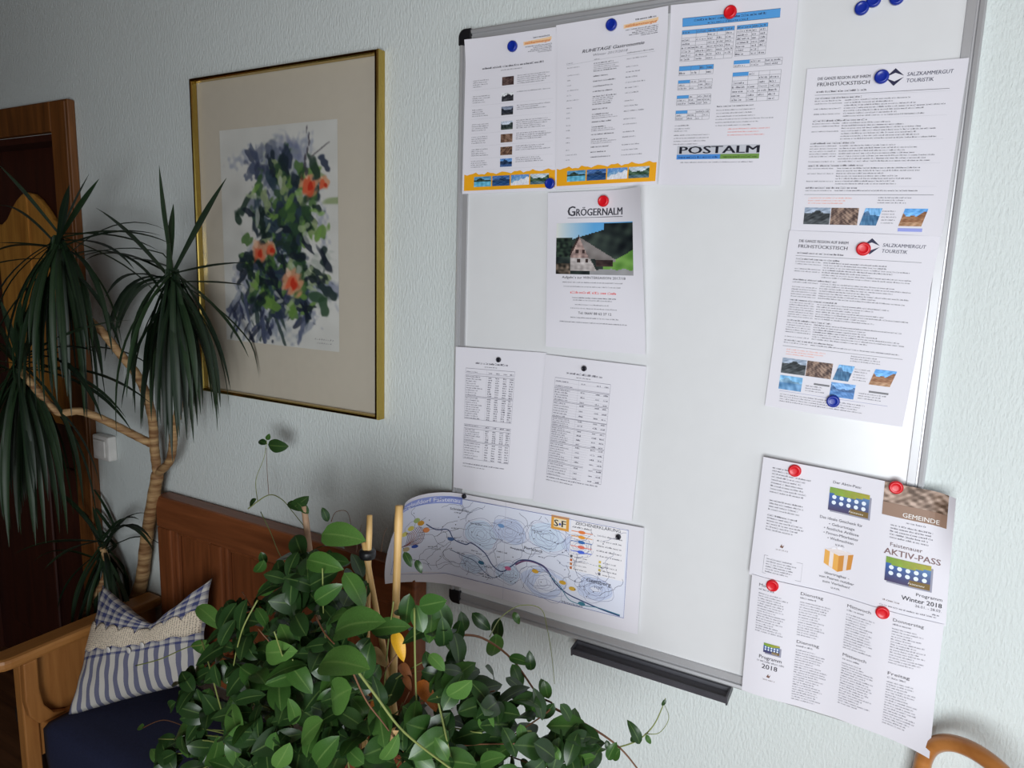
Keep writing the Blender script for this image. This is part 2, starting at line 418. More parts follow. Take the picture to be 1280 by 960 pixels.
BLK = (40, 38, 46)
class Sheet:
    """a sheet of w x h millimetres; fn(u, v, e) gives the point at u across, v down, e metres in front of the paper"""
    def __init__(s, name, label, cat, group, px, y, w, h, g=None, fn=None, nu=24, nv=24):
        s.w, s.h = w, h; s.parts = {}
        c = [at(p[0], p[1], -y) for p in px] if px else None
        def base(u, v, e=0.0):
            t = c[0].lerp(c[1], u); bt = c[3].lerp(c[2], u); p = t.lerp(bt, v)
            return Vector((p.x, -y - (g(u, v) if g else 0.0) - e, p.z))
        s.fn = fn or base
        vs = []; fs = []
        for j in range(nv + 1):
            for i in range(nu + 1): vs.append(tuple(s.fn(i / nu, j / nv, 0.0)))
        for j in range(nv):
            for i in range(nu):
                a = j * (nu + 1) + i
                fs.append((a, a + nu + 1, a + nu + 2, a + 1))
        me = bpy.data.meshes.new(name); me.from_pydata(vs, [], fs); me.materials.append(M['paper']); me.shade_smooth()
        s.o = put(name, me)
        tag(s.o, label, cat, group)
    def ink(s, part):
        return s.parts.setdefault(part, Ink())
    def P(s, x, y, e=0.0004):
        return tuple(s.fn(x / s.w, y / s.h, e))
    def poly(s, part, pts, col, e=0.0004):
        s.ink(part).add([s.P(x, y, e) for x, y in pts], [tuple(range(len(pts)))], lin(col))
    def rect(s, part, x0, y0, x1, y1, col, e=0.0004):
        st = 6 if s.w > 400 else 8
        n = max(1, int((x1 - x0) / st)); m = max(1, int((y1 - y0) / st)); pts = []; fs = []
        for i in range(n + 1):
            for j in range(m + 1): pts.append(s.P(x0 + (x1 - x0) * i / n, y0 + (y1 - y0) * j / m, e))
        for i in range(n):
            for j in range(m):
                a = i * (m + 1) + j; fs.append((a, a + 1, a + m + 2, a + m + 1))
        s.ink(part).add(pts, fs, lin(col))
    def line(s, part, pts, wd, col, e=0.0005, closed=False):
        pts = list(pts) + ([pts[0]] if closed else [])
        out = []; fs = []
        for i, p in enumerate(pts):
            a = pts[max(i - 1, 0)]; b2 = pts[min(i + 1, len(pts) - 1)]
            dx, dy = b2[0] - a[0], b2[1] - a[1]; l = math.hypot(dx, dy) or 1
            nx, ny = -dy / l * wd / 2, dx / l * wd / 2
            out += [s.P(p[0] + nx, p[1] + ny, e), s.P(p[0] - nx, p[1] - ny, e)]
        for i in range(len(pts) - 1): fs.append((2 * i, 2 * i + 1, 2 * i + 3, 2 * i + 2))
        s.ink(part).add(out, fs, lin(col))
    def disc(s, part, x, y, r, col, e=0.0006, n=12, ry=None):
        ry = ry or r
        s.poly(part, [(x + r * math.cos(2 * PI * k / n), y + ry * math.sin(2 * PI * k / n)) for k in range(n)], col, e)
    def text(s, part, txt, x, y, size, col=BLK, bold=0.0, shear=0.0, align='l', width=None, e=0.0005, rot=0.0):
        v, f = glyphs(txt, 0.0, shear)
        if not v: return
        if part in ('heading', 'map_names', 'lettering', 'map_title'):
            part = part + '|' + str(len(s.parts))
        x0 = min(p[0] for p in v); x1 = max(p[0] for p in v)
        sc = size / 0.69                      # size = capital height in mm
        sx = sc if width is None else width / (x1 - x0)
        off = {'l': 0, 'c': -(x1 - x0) * sx / 2, 'r': -(x1 - x0) * sx}[align]
        cr, sr = math.cos(rot), math.sin(rot)
        pts = []
        for p in v:
            qx, qy = (p[0] - x0) * sx + off, -p[1] * sc
            pts.append(s.P(x + qx * cr - qy * sr, y + qx * sr + qy * cr, e))
        s.ink(part).add(pts, f, lin(col))
        if bold:
            for q in (-1, 1):        # heavier strokes: the same letters shifted a hair to both sides
                pts = []
                for p in v:
                    qx, qy = (p[0] - x0) * sx + off + q * bold * sc * .8, -p[1] * sc
                    pts.append(s.P(x + qx * cr - qy * sr, y + qx * sr + qy * cr, e + q * .00004))
                s.ink(part).add(pts, f, lin(col))
    def micro(s, part, x, y, width, h=1.5, col=(110, 108, 116), rnd=None, fill=1.0, bold=False):
        # a line of print too small to read: one little mark a letter
        R = rnd or RN; end = x + width * fill; cx = x; pts = []; fs = []
        while cx < end:
            for _ in range(R.randint(2, 9)):
                if cx > end: break
                lw = h * R.uniform(0.28, 0.5) * (1.3 if bold else 1); up = h * R.choice((0.7, 0.7, 0.72, 1.0)); 
                n = len(pts)
                if R.random() < 0.55:
                    pts += [s.P(cx, y - up, .0005), s.P(cx + lw, y - up, .0005), s.P(cx + lw, y, .0005), s.P(cx, y, .0005)]
                else:
                    k = h * .22
                    pts += [s.P(cx, y - k, .0005), s.P(cx + lw, y - k, .0005), s.P(cx + lw, y, .0005), s.P(cx, y, .0005)]
                    fs.append((n, n + 3, n + 2, n + 1)); n = len(pts)
                    pts += [s.P(cx, y - up, .0005), s.P(cx + lw, y - up, .0005), s.P(cx + lw, y - up + k, .0005), s.P(cx, y - up + k, .0005)]
                fs.append((n, n + 3, n + 2, n + 1))
                cx += lw + h * 0.2
            cx += h * 0.5
        if pts: s.ink('fine_print' if part in ('lettering', 'map_names') else part).add(pts, fs, lin(col))
    def block(s, part, x, y, width, lines, pitch, h=1.5, col=(110, 108, 116), ragged=0.35, bold_first=False):
        for i in range(lines):
            first = bold_first and i == 0
            s.micro(part, x, y + i * pitch, width, h, (60, 58, 66) if first else col, fill=RN.uniform(1 - ragged, 1), bold=first)
    def table(s, part, x0, y0, x1, y1, cols, rows, col=(90, 90, 100), wd=0.35, head=None, fillp=0.8):
        if head: s.rect(part, x0, y0, x1, y0 + (y1 - y0) / rows, head)
        for i in range(rows + 1):
            yy = y0 + (y1 - y0) * i / rows; s.line(part, [(x0, yy), ((x0 + x1) / 2, yy), (x1, yy)], wd, col)
        xs = [x0] + [x0 + (x1 - x0) * c for c in cols] + [x1]
        for xx in xs: s.line(part, [(xx, y0), (xx, y1)], wd, col)
        for i in range(rows):
            for k in range(len(xs) - 1):
                if RN.random() < fillp:
                    s.micro(part, xs[k] + 1, y0 + (y1 - y0) * (i + 0.75) / rows, (xs[k + 1] - xs[k] - 2) * RN.uniform(.5, .95), (y1 - y0) / rows * 0.45, (80, 80, 92))
    def photo(s, part, x0, y0, x1, y1, fnc, nx=28, ny=20, skew=0.0, e=0.0005):
        # a printed picture: a fine grid of ink colours; fnc(U, V) -> arrays r, g, b in 0..255
        U, V = np.meshgrid((np.arange(nx) + .5) / nx, (np.arange(ny) + .5) / ny)
        rgb = np.clip(np.stack(fnc(U, V), -1), 0, 255)
        k = s.ink(part)
        for j in range(ny):
            for i in range(nx):
                pts = []
                for (a, c) in ((i, j), (i, j + 1), (i + 1, j + 1), (i + 1, j)):
                    yy = y0 + (y1 - y0) * c / ny
                    pts.append(s.P(x0 + (x1 - x0) * a / nx + skew * (1 - c / ny), yy, e))
                k.add(pts, [(0, 1, 2, 3)], lin(rgb[j, i]))
    def finish(s):
        for nme, k in s.parts.items():
            if not k.f: continue
            nme = nme.split('|')[0]
            me = bpy.data.meshes.new(nme); me.from_pydata(k.v, [], k.f); me.materials.append(M['ink'])
            a = me.color_attributes.new('ink', 'FLOAT_COLOR', 'POINT')
            a.data.foreach_set('color', np.array([c + (1.0,) for c in k.c], dtype=np.float32).ravel())
            o = put(nme, me, s.o)
            if nme in ('fine_print', 'table', 'map_lines', 'map_symbols', 'map_key', 'logo', 'photo_band', 'photograph', 'pass_picture'): o['kind'] = 'stuff'
        return s.o

RN = random.Random(7)
NR = np.random.RandomState(5)
def _noise(U, V, k, seed):
    r = np.random.RandomState(seed); out = np.zeros_like(U)
    for i in range(k):
        a, b2, c = r.uniform(-1, 1, 2).tolist() + [r.uniform(0, 6.28)]
        fr = r.uniform(4, 34); out += np.sin(fr * (a * U + b2 * V) * 1.6 + c)
    return out / math.sqrt(k)
def pic_lake(seed, sky=(120, 170, 220), hill=(50, 70, 80), water=(70, 120, 170), hz=0.55):
    def f(U, V):
        n = _noise(U, V, 8, seed); rg = 0.32 + 0.12 * np.sin(U * 5 + seed) + 0.06 * np.sin(U * 13 + seed * 2)
        isS = V < rg; isH = (V >= rg) & (V < hz)
        ch = []
        for k in range(3):
            ch.append(np.where(isS, sky[k] + 20 * n + 50 * V, np.where(isH, hill[k] + 22 * n, water[k] + 18 * n + 40 * (V - hz))))
        return ch
    return f
def pic_noise(c1, c2, seed):
    def f(U, V):
        n = np.clip(0.5 + 0.45 * _noise(U, V, 10, seed), 0, 1)
        return [c1[k] + (c2[k] - c1[k]) * n for k in range(3)]
    return f
def pic_snow(seed):
    def f(U, V):
        n = _noise(U, V, 8, seed); h = 0.75 - 0.55 * U + 0.06 * np.sin(U * 20)
        sn = V > h
        return [np.where(sn, 225 + 12 * n, 90 + 30 * n + 60 * V), np.where(sn, 228 + 12 * n, 140 + 20 * n + 50 * V), np.where(sn, 235 + 10 * n, 205 + 10 * n)]
    return f

def letterhead(S, rx):
    # orange script logo with address lines, right-aligned at rx
    S.micro('lettering', rx - 40, 13.5, 36, 2.6, (60, 58, 64), bold=True)
    S.poly('logo', [(rx - 62, 17.5), (rx - 8, 15.2), (rx + 1, 14.2), (rx + 1, 19), (rx - 4, 22.5), (rx - 62, 23.6)], (240, 204, 160))
    S.text('logo', 'salzkammergut', rx - 1, 22.2, 4.6, (206, 104, 30), 0.03, 0.3, 'r', 58, e=.0009)
    for i, w in enumerate((58, 40, 46, 52, 30)):
        S.micro('lettering', rx - w, 27.5 + i * 2.9, w, 1.9, (70, 68, 76), bold=(i == 0))
def orange_band(S, x0, x1):
    top = [(x0 + (x1 - x0) * i / 30, 258.5 + 2.0 * math.sin(i * 1.3) + 1.2 * math.sin(i * 2.9) - i * .04) for i in range(31)]
    for i in range(30):
        S.poly('photo_band', [top[i], (top[i][0], 291), (top[i + 1][0], 291), top[i + 1]], (238, 168, 26))
    w = (x1 - x0)
    fs = (pic_lake(3, (90, 150, 190), (40, 60, 50), (90, 170, 200), .5), pic_lake(8, (70, 110, 170), (40, 70, 110), (30, 70, 120), .6), pic_snow(4), pic_lake(12, (190, 205, 215), (60, 90, 70), (80, 110, 120), .7))
    for i in range(4):
        a = x0 + w * (0.115 + 0.209 * i)
        S.photo('photo_band', a, 264, a + w * 0.196, 284, fs[i], 20, 14, e=.0007)

TOP = 0.0145
def OVER(v): return .0066 * max(0.0, 1 - v / .16) ** 1.5      # the sheet rides over the frame at its top
# sheet 1: list with seven small photographs
S = Sheet('notice_sheet', 'notice with a column of seven tiny photos and orange foot band, at board top left', 'notice', 'sheets on the whiteboard',
          [(585, 52), (697, 35), (695, 238), (580, 243)], TOP + .001, 210, 297, lambda u, v: .0035 * math.sin(PI * u) * v + .0068 * (1 - u) ** 4 + OVER(v))
letterhead(S, 198)
S.micro('lettering', 40, 58, 140, 3.4, (60, 58, 66), bold=True); S.micro('lettering', 84, 64, 48, 2.0)
for i, fy in enumerate((.284, .385, .472, .566, .648, .730, .806)):
    y0 = fy * 297 - 8
    f = (pic_noise((50, 34, 36), (110, 90, 84), 1), pic_lake(2, (210, 212, 215), (50, 50, 56), (60, 60, 60), .9), pic_lake(5, (120, 130, 150), (40, 44, 54), (60, 60, 64), .8),
         pic_lake(6, (190, 200, 215), (50, 60, 60), (70, 80, 74), .8), pic_noise((84, 60, 46), (160, 130, 112), 7), pic_noise((60, 40, 34), (150, 120, 96), 9), pic_lake(9, (90, 140, 200), (30, 50, 80), (60, 90, 140), .7))[i]
    S.photo('photograph', 87, y0, 114, y0 + 16, f, 14, 10)
    S.block('lettering', 19, y0 + 2.5, 42, 4, 3.9, 1.9, ragged=.5)
    S.block('lettering', 122, y0 + 1.0, 78, (5, 1, 3, 5, 4, 3, 3)[i], 3.6, 1.9, ragged=.4)
    S.line('lettering', [(16, y0 + 19.5), (110, y0 + 19.5), (202, y0 + 19.5)], .25, (190, 188, 194))
orange_band(S, 4, 208); S.finish()

# sheet 2
S = Sheet('notice_sheet', 'notice headed RUHETAGE Gastronomie with orange foot band', 'notice', 'sheets on the whiteboard',
          [(697, 33), (838, 10), (822, 231), (694, 237)], TOP + .0022, 210, 297, lambda u, v: .004 * math.sin(PI * u) * v + .005 * u ** 3 + OVER(v))
letterhead(S, 192)
S.text('heading', 'RUHETAGE Gastronomie', 110, 54, 5.6, (44, 42, 54), .03, .25, 'c', 118)
S.text('heading', 'Winter 2017/2018', 106, 62, 4.0, (120, 118, 128), 0, .25, 'c', 66)
S.line('lettering', [(20, 72), (100, 69), (190, 69)], .3, (150, 150, 156))
S.micro('lettering', 20, 70, 14, 1.9); S.micro('lettering', 75, 69, 10, 1.9); S.micro('lettering', 138, 66, 48, 2, bold=True)
y = 76
for i in range(17):
    big = i in (0, 6, 9, 11, 13)
    S.micro('lettering', 75, y, RN.uniform(26, 48), 2.3, (66, 64, 72), bold=True)
    if big:
        for k in range(3 if i < 8 else 2): S.micro('lettering', 75, y + 3.3 * (k + 1), RN.uniform(36, 54), 1.7)
    S.micro('lettering', 22, y + 2, RN.choice((8, 10, 8, 24)), 2.0, (140, 138, 146))
    S.micro('lettering', 138, y, RN.uniform(16, 44), 2.1, (120, 118, 126))
    y += 13.5 if big else 9.0
orange_band(S, 3, 207); S.finish()

# sheet 3: POSTALM tariff
S = Sheet('notice_sheet', 'tariff sheet with blue tables and a bold POSTALM logo at its foot', 'notice', 'sheets on the whiteboard',
          [(840, 8), (1000, -8), (976, 232), (823, 231)], TOP + .0012, 210, 297, lambda u, v: OVER(v) + .007 * u ** 2.5 + .004 * math.sin(PI * u) * v)
BLU = (84, 158, 222)
S.rect('table', 22, 22, 184, 35, BLU); S.line('table', [(22, 22), (100, 22), (184, 22), (184, 35), (100, 35), (22, 35)], .5, (50, 60, 80), closed=True)
S.micro('lettering', 42, 28, 118, 3.2, (40, 50, 80), bold=True); S.micro('lettering', 66, 33.5, 66, 2.6, (40, 50, 80))
S.table('table', 22, 41, 112, 91, (.28, .5, .68, .84), 8, head=BLU); S.table('table', 116, 41, 166, 89, (.5, .75), 8, head=BLU)
S.table('table', 22, 99, 82, 114, (.35, .6, .8), 2, head=BLU)
for y0 in (122, 147, 172):
    S.table('table', 22, y0, 82, y0 + 16, (.35, .6, .8), 3); S.rect('table', 22, y0, 43, y0 + 5, BLU, .0006)
S.table('table', 116, 96, 194, 107, (.35, .65), 2); S.rect('table', 116, 96, 142, 102, BLU, .0006)
S.table('table', 116, 115, 194, 162, (.33, .55, .77), 7); S.rect('table', 116, 115, 142, 121, BLU, .0006)
S.micro('lettering', 22, 198, 26, 2, bold=True); S.block('lettering', 22, 203, 30, 2, 4, 1.9)
S.micro('lettering', 94, 169, 60, 2.2, (70, 70, 78), bold=True); S.block('lettering', 94, 175, 96, 6, 5, 1.8, ragged=.5)
S.block('lettering', 22, 214, 64, 4, 5, 1.8)
S.block('lettering', 116, 206, 70, 3, 5, 1.8, (220, 120, 110))
S.rect('logo', 30, 231, 172, 246, (196, 198, 206)); S.rect('logo', 30, 246, 107, 254, (74, 140, 214)); S.rect('logo', 107, 246, 172, 254, (112, 150, 70))
S.text('logo', 'POSTALM', 35, 244.5, 12, (26, 26, 40), .06, 0, 'l', 136, e=.0008)
S.micro('logo', 34, 252, 70, 3.0, (36, 60, 110), bold=True); S.micro('logo', 112, 252, 56, 3.0, (50, 76, 34), bold=True)
S.micro('lettering', 38, 260, 124, 1.9)
S.finish()

# sheets 4 and 5: breakfast-table programmes
def breakfast(label, px, y, g, seed, two_rows):
    S = Sheet('programme_sheet', label, 'notice', 'sheets on the whiteboard', px, y, 210, 297 if two_rows else 250, g)
    S.text('heading', 'DIE GANZE REGION AUF IHREM', 17, 18, 4.2, (70, 68, 78), .02, 0, 'l', 72)
    S.text('heading', 'FRÜHSTÜCKSTISCH', 17, 27, 5.2, (70, 68, 78), .02, 0, 'l', 72)
    S.poly('logo', [(110, 18.6), (121, 7), (121.5, 13.4)], (40, 40, 70), .0006); S.poly('logo', [(121, 7), (133, 18), (121.5, 13.4)], (40, 40, 70), .0006)
    S.poly('logo', [(110, 20.4), (121.5, 25.6), (121, 32)], (40, 40, 70), .0006); S.poly('logo', [(121.5, 25.6), (133, 20), (121, 32)], (40, 40, 70), .0006)
    S.text('logo', 'SALZKAMMERGUT', 137, 19, 5.2, (60, 60, 84), .008, .1, 'l', 57)
    S.text('logo', 'TOURISTIK', 137, 28, 5.2, (60, 60, 84), .008, .1, 'l', 34)
    S.micro('lettering', 17, 36.5, 68, 2.6, (80, 78, 86), bold=True)
    S.line('lettering', [(15, 40), (100, 40), (192, 40)], .5, (80, 80, 90))
    y = 46; r = random.Random(seed); i = 0
    end = 186 if not two_rows else 186
    while y < end:
        if i % 8 == 0 and i:
            y += 2.5
        if i % 8 == 0:
            S.micro('lettering', 16, y, 60 + r.uniform(0, 20), 2.3, (70, 68, 76), bold=True); 
            if not two_rows: S.line('lettering', [(16, y - 3), (100, y - 3), (194, y - 3)], .2, (190, 190, 196))
        elif r.random() < .72:
            S.micro('lettering', 16, y, 38, 1.8); S.micro('lettering', 58, y, r.uniform(60, 132), 1.9, (90, 88, 96), bold=r.random() < .35)
        else:
            S.micro('lettering', 58, y, r.uniform(80, 134), 1.9, (96, 94, 102))
        y += 3.9; i += 1
    S.line('lettering', [(15, 190), (100, 190), (192, 190)], .5, (80, 80, 90))
    S.block('lettering', 22, 196, 66, 3, 4, 1.8, (232, 160, 140)); S.block('lettering', 120, 195, 46, 3, 3.8, 1.8)
    a = pic_lake(21, (150, 165, 185), (54, 60, 64), (70, 76, 80), .75); bq = pic_noise((70, 52, 48), (170, 144, 126), 13)
    S.photo('photograph', 18, 210, 56, 236, a, 26, 18); S.photo('photograph', 57, 210, 96, 236, bq, 26, 18)
    S.photo('photograph', 99, 210, 122, 236, pic_lake(23, (110, 170, 220), (70, 110, 150), (50, 100, 140), .45), 20, 18, 6)
    S.block('lettering', 128, 215, 24, 5, 4.4, 1.8)
    S.photo('photograph', 152, 210, 182, 236, pic_lake(31, (90, 160, 225), (150, 104, 70), (170, 130, 96), .8), 20, 18, 6)
    if not two_rows:
        S.rect('photograph', 152, 239, 184, 244, (150, 160, 226))
    if two_rows:
        S.photo('photograph', 18, 240, 54, 264, pic_lake(41, (120, 180, 225), (120, 160, 190), (90, 140, 185), .5), 22, 14)
        S.rect('lettering', 72, 246, 96, 249, (120, 120, 124)); S.block('lettering', 60, 253, 36, 3, 4, 1.8)
        S.photo('photograph', 98, 240, 134, 264, pic_lake(43, (120, 170, 225), (70, 110, 160), (80, 130, 190), .6), 22, 14)
        S.rect('lettering', 154, 246, 182, 249, (120, 120, 124)); S.block('lettering', 140, 253, 42, 3, 4, 1.8)
        S.line('lettering', [(20, 267), (100, 267), (184, 267)], .4, (110, 120, 170))
        S.block('lettering', 22, 273, 150, 4, 4, 1.8)
    return S.finish()
breakfast('programme sheet with diamond logo under a blue magnet, upper right of the board', [(1009, 86), (1211, 74), (1177, 296), (988, 291)], TOP + .001,
          lambda u, v: .003 * math.sin(PI * u) * v + .008 * u ** 4, 3, False)
breakfast('programme sheet with diamond logo under a red magnet and two photo rows', [(987, 288), (1176, 296), (1128, 534), (956, 507)], TOP + .0026,
          lambda u, v: .004 * math.sin(PI * u) * (1 - v * .5) + .005 * (1 - v) * u ** 2, 4, True)

# sheet 6: hut poster
def g6(u, v):
    return .034 * max(0, (u - .55) / .45) ** 2 * max(0.0, 1 - v * 1.1) + .008 * math.sin(PI * u) * math.sin(PI * min(1, v * 1.1)) + .006 * u * v
S = Sheet('poster_sheet', 'poster headed GRÖGERNALM with a colour photo of a mountain hut', 'poster', 'sheets on the whiteboard',
          [(685, 241), (808, 236), (808, 443), (682, 433)], TOP + .0034, 210, 297, g6)
S.text('heading', 'G', 47, 45, 18, (66, 66, 74), .04, 0, 'l'); S.text('heading', 'RÖGERNALM', 66, 45, 13, (62, 62, 72), .035, 0, 'l', 100)
S.line('heading', [(47, 48.5), (110, 48.5), (167, 48.5)], .8, (70, 70, 80))
def hut(U, V):
    n = _noise(U, V, 12, 51); n2 = _noise(U * 2, V * 2, 12, 52)
    r = 40 + 16 * n; g = 50 + 18 * n; b2 = 48 + 14 * n
    ridge = 0.36 - 0.44 * (U - .12)
    ridge = np.where(U > .62, 0.02, ridge); sky = V < ridge
    r = np.where(sky, 96 + 130 * np.clip(.5 - U, 0, .5) * 2, r); g = np.where(sky, 168 + 60 * np.clip(.5 - U, 0, .5) * 2, g); b2 = np.where(sky, 222, b2)
    forest = (V > .28) & (V < .66) & (U < .22)
    r = np.where(forest, 34 + 18 * n2, r); g = np.where(forest, 46 + 22 * n2, g); b2 = np.where(forest, 40 + 16 * n2, b2)
    mead = (V > .74 - .22 * np.clip((U - .74) / .26, 0, 1)) & (U > .62)
    r = np.where(mead, 104 + 16 * n, r); g = np.where(mead, 150 + 16 * n, g); b2 = np.where(mead, 70 + 12 * n, b2)
    road = (V > .9 - .03 * n) & (U > .45)
    for k, c in ((0, 150), (1, 150), (2, 152)):
        if k == 0: r = np.where(road, c + 8 * n, r)
        if k == 1: g = np.where(road, c + 8 * n, g)
        if k == 2: b2 = np.where(road, c + 8 * n, b2)
    apx, apy = .31, .27
    wall = (V > apy + np.abs(U - apx - .01) * 3.0) & (U > .2) & (U < .53) & (V < .92) & (V > apy)
    r = np.where(wall, 164 + 26 * n2, r); g = np.where(wall, 140 + 24 * n2, g); b2 = np.where(wall, 134 + 22 * n2, b2)
    low = wall & (V > .68)
    r = np.where(low, 186 + 16 * n2, r); g = np.where(low, 178 + 16 * n2, g); b2 = np.where(low, 176 + 16 * n2, b2)
    for wx, wy in ((.29, .56), (.37, .56), (.31, .74), (.42, .74)):
        q = (np.abs(U - wx) < .018) & (np.abs(V - wy) < .035)
        r = np.where(q, 60, r); g = np.where(q, 46, g); b2 = np.where(q, 44, b2)
    t = (U - apx) / (.78 - apx)
    roof = (t > 0) & (V > apy + .44 * t) & (V < apy + np.minimum(1.45 * t, .40 + .08 * t)) & (U < .78)
    r = np.where(roof, 128 + 12 * n, r); g = np.where(roof, 122 + 12 * n, g); b2 = np.where(roof, 120 + 12 * n, b2)
    eave = (np.abs(V - (apy + 3.0 * (apx - U))) < .045) & (U < apx) & (U > .2)
    eave2 = (V > .71) & (V < .84) & (U > .53) & (U < .74)
    for q in (eave, eave2):
        r = np.where(q, 58 + 14 * n2, r); g = np.where(q, 44 + 12 * n2, g); b2 = np.where(q, 42 + 10 * n2, b2)
    fence = (V > .78) & (U < .2)
    r = np.where(fence, 90 + 40 * n2, r); g = np.where(fence, 80 + 34 * n2, g); b2 = np.where(fence, 70 + 30 * n2, b2)
    return [r, g, b2]
S.photo('photograph', 22, 58, 190, 154, hut, 90, 56)
S.text('lettering', 'Aufgeht´s zur WINTERSAISON 2017/18', 105, 162, 4.6, (50, 48, 56), .01, 0, 'c', 136)
S.micro('lettering', 38, 170, 128, 2.2); S.micro('lettering', 40, 178, 122, 2.2); S.micro('lettering', 56, 190, 98, 4.2, (226, 110, 110), bold=True)
S.micro('lettering', 60, 199, 92, 2.2, (80, 78, 86), bold=True); S.micro('lettering', 62, 203.5, 82, 2.2); S.micro('lettering', 66, 212, 72, 2.2); S.micro('lettering', 56, 219, 98, 2.2)
S.text('lettering', 'Tel: 0664/ 88 62 27 12', 108, 229, 4.6, (50, 48, 56), .012, 0, 'c', 70)
S.micro('lettering', 56, 237, 100, 2.2); S.micro('lettering', 32, 246, 142, 2.2, (80, 78, 86))
S.finish()

# sheets 7 and 8: timetable / price tables
def tables(label, px, y, g, seed):
    S = Sheet('table_sheet', label, 'notice', 'sheets on the whiteboard', px, y, 210, 297, g)
    r = random.Random(seed); G = (116, 112, 128)
    S.micro('lettering', 50, 32, 76, 3.6, (70, 68, 80), bold=True, rnd=r); S.micro('lettering', 72, 38, 30, 2.2, rnd=r)
    X0, X1 = 26, 144
    if seed == 1:
        secs = [(42, 52, 1), (56, 98, 9), (100, 146, 10), (158, 162, 1), (166, 192, 6), (194, 230, 7)]
    else:
        secs = [(42, 60, 2), (62, 86, 5), (88, 118, 6), (119, 136, 4), (138, 168, 7), (170, 208, 8), (210, 236, 5)]
    for a, c, n in secs:
        S.line('table', [(X0, a), (85, a), (X1, a)], .65, G); S.line('table', [(X0, c), (85, c), (X1, c)], .5, G)
        S.line('table', [(X0, a), (X0, c)], .35, G); S.line('table', [(X1, a), (X1, c)], .35, G)
        for k in range(n):
            yy = a + (c - a) * (k + .8) / n
            S.micro('lettering', X0 + 2, yy, r.uniform(24, 42), 2.3, (96, 92, 108), rnd=r)
            if seed == 1 or k % 2 == 0:
                for xx in ((82, 100, 118, 133) if seed == 1 else (84, 116, 132)):
                    S.micro('lettering', xx, yy, 8, 2.5, (70, 66, 84), rnd=r, bold=True)
            if seed != 1: S.line('table', [(X0, yy + .8), (85, yy + .8), (X1, yy + .8)], .2, (150, 148, 160))
        S.line('table', [(X0 + 52, a), (X0 + 52, c)], .25, (160, 158, 170))
    S.micro('lettering', X0, 242, 110, 2.4, (86, 82, 98), rnd=r, bold=True); S.micro('lettering', X0, 248, 60, 2.2, rnd=r)
    return S.finish()
tables('sheet of dense price tables at the left board edge, under a dark magnet', [(572, 433), (683, 441), (667, 624), (569, 608)], TOP + .0014,
       lambda u, v: .0068 * (1 - u) ** 3 + .007 * math.sin(PI * u) * (.3 + v), 1)
tables('sheet of ruled price tables just left of the empty board middle', [(682, 443), (808, 458), (791, 650), (668, 625)], TOP + .0030,
       lambda u, v: .006 * math.sin(PI * u) * (.3 + v) + .006 * v * v, 2)

# sheet 9: ski-trail map, left end curling off the board
MAPY = .0206
mTR, mBR = at(805, 660, -MAPY), at(797, 793, -MAPY)
mW = 0.588
mdir = (at(805, 660, -TOP) - at(640, 629, -TOP)).normalized()
mL, mBL = mTR - mdir * mW, mBR - mdir * mW
U0 = 0.30
def fmap(u, v, e=0.0):
    th_end = 2.3 * (1 - v) + 0.85 * v
    if u >= U0:
        t = mL.lerp(mTR, u); bt = mBL.lerp(mBR, u); p = t.lerp(bt, v)
        return Vector((p.x, -MAPY - .003 * math.sin(PI * (u - U0) / (1 - U0)) * v - e, p.z))
    t = mL.lerp(mTR, U0); bt = mBL.lerp(mBR, U0); p = t.lerp(bt, v)
    s = (U0 - u) * mW; L = U0 * mW; th = th_end * s / L; k = th_end / L
    nx, ny = math.sin(th), -math.cos(th)
    d = Vector((-math.sin(th) / k, -(1 - math.cos(th)) / k, 0))
    return Vector((p.x, -MAPY, p.z)) + d + Vector((nx * e, ny * e, 0)) - mdir.z * Vector((0, 0, s))
S = Sheet('trail_map', 'wide pale blue trail map, its left end curling off the board', 'map', 'sheets on the whiteboard', None, 0, 594, 210, fn=fmap, nu=60, nv=16)
S.rect('map_ground', 14, 10, 564, 184, (226, 230, 244), .0003)
R9 = random.Random(21)
def blob(cx, cy, rx, ry, n=26, wob=.12, seed=0):
    r = random.Random(seed); ph = [r.uniform(0, 6.28) for _ in range(4)]
    return [(cx + rx * math.cos(a) * (1 + wob * sum(math.sin((k + 2) * a + ph[k]) for k in range(4)) / 2), cy + ry * math.sin(a) * (1 + wob * sum(math.sin((k + 2) * a + ph[k]) for k in range(4)) / 2)) for a in [2 * PI * i / n for i in range(n)]]
for i, (cx_, cy_, rr) in enumerate(((230, 80, 36), (300, 60, 34), (390, 56, 36), (385, 152, 40), (210, 150, 26), (460, 60, 26), (300, 150, 26), (500, 140, 30))):
    S.poly('map_ground', blob(cx_, cy_, rr * 1.2, rr * .8, 26, .1, i), (206, 216, 240) if i % 2 else (212, 226, 244), .00035)
    for k in range(7):
        S.line('map_lines', blob(cx_, cy_, rr * (1.3 - k * .17), rr * (.9 - k * .12), 26, .14, i * 7 + k), .6, (150, 156, 190) if k % 2 else (120, 124, 160), closed=True)
for k in range(60):
    x, y = R9.uniform(60, 520), R9.uniform(20, 170); pts = [(x, y)]; a = R9.uniform(0, 6.28)
    for _ in range(12):
        a += R9.uniform(-.7, .7); x += 7 * math.cos(a); y += 5 * math.sin(a)
        if not (18 < x < 560 and 14 < y < 180): break
        pts.append((x, y))
    if len(pts) > 2: S.line('map_lines', pts, .7, R9.choice(((90, 92, 120), (110, 116, 150), (70, 74, 96))))
trail = [(100, 84), (130, 100), (160, 92), (178, 118), (205, 116), (222, 138), (236, 128), (262, 142), (290, 170), (318, 168), (346, 136), (372, 132), (410, 146), (432, 170), (470, 182), (520, 180)]
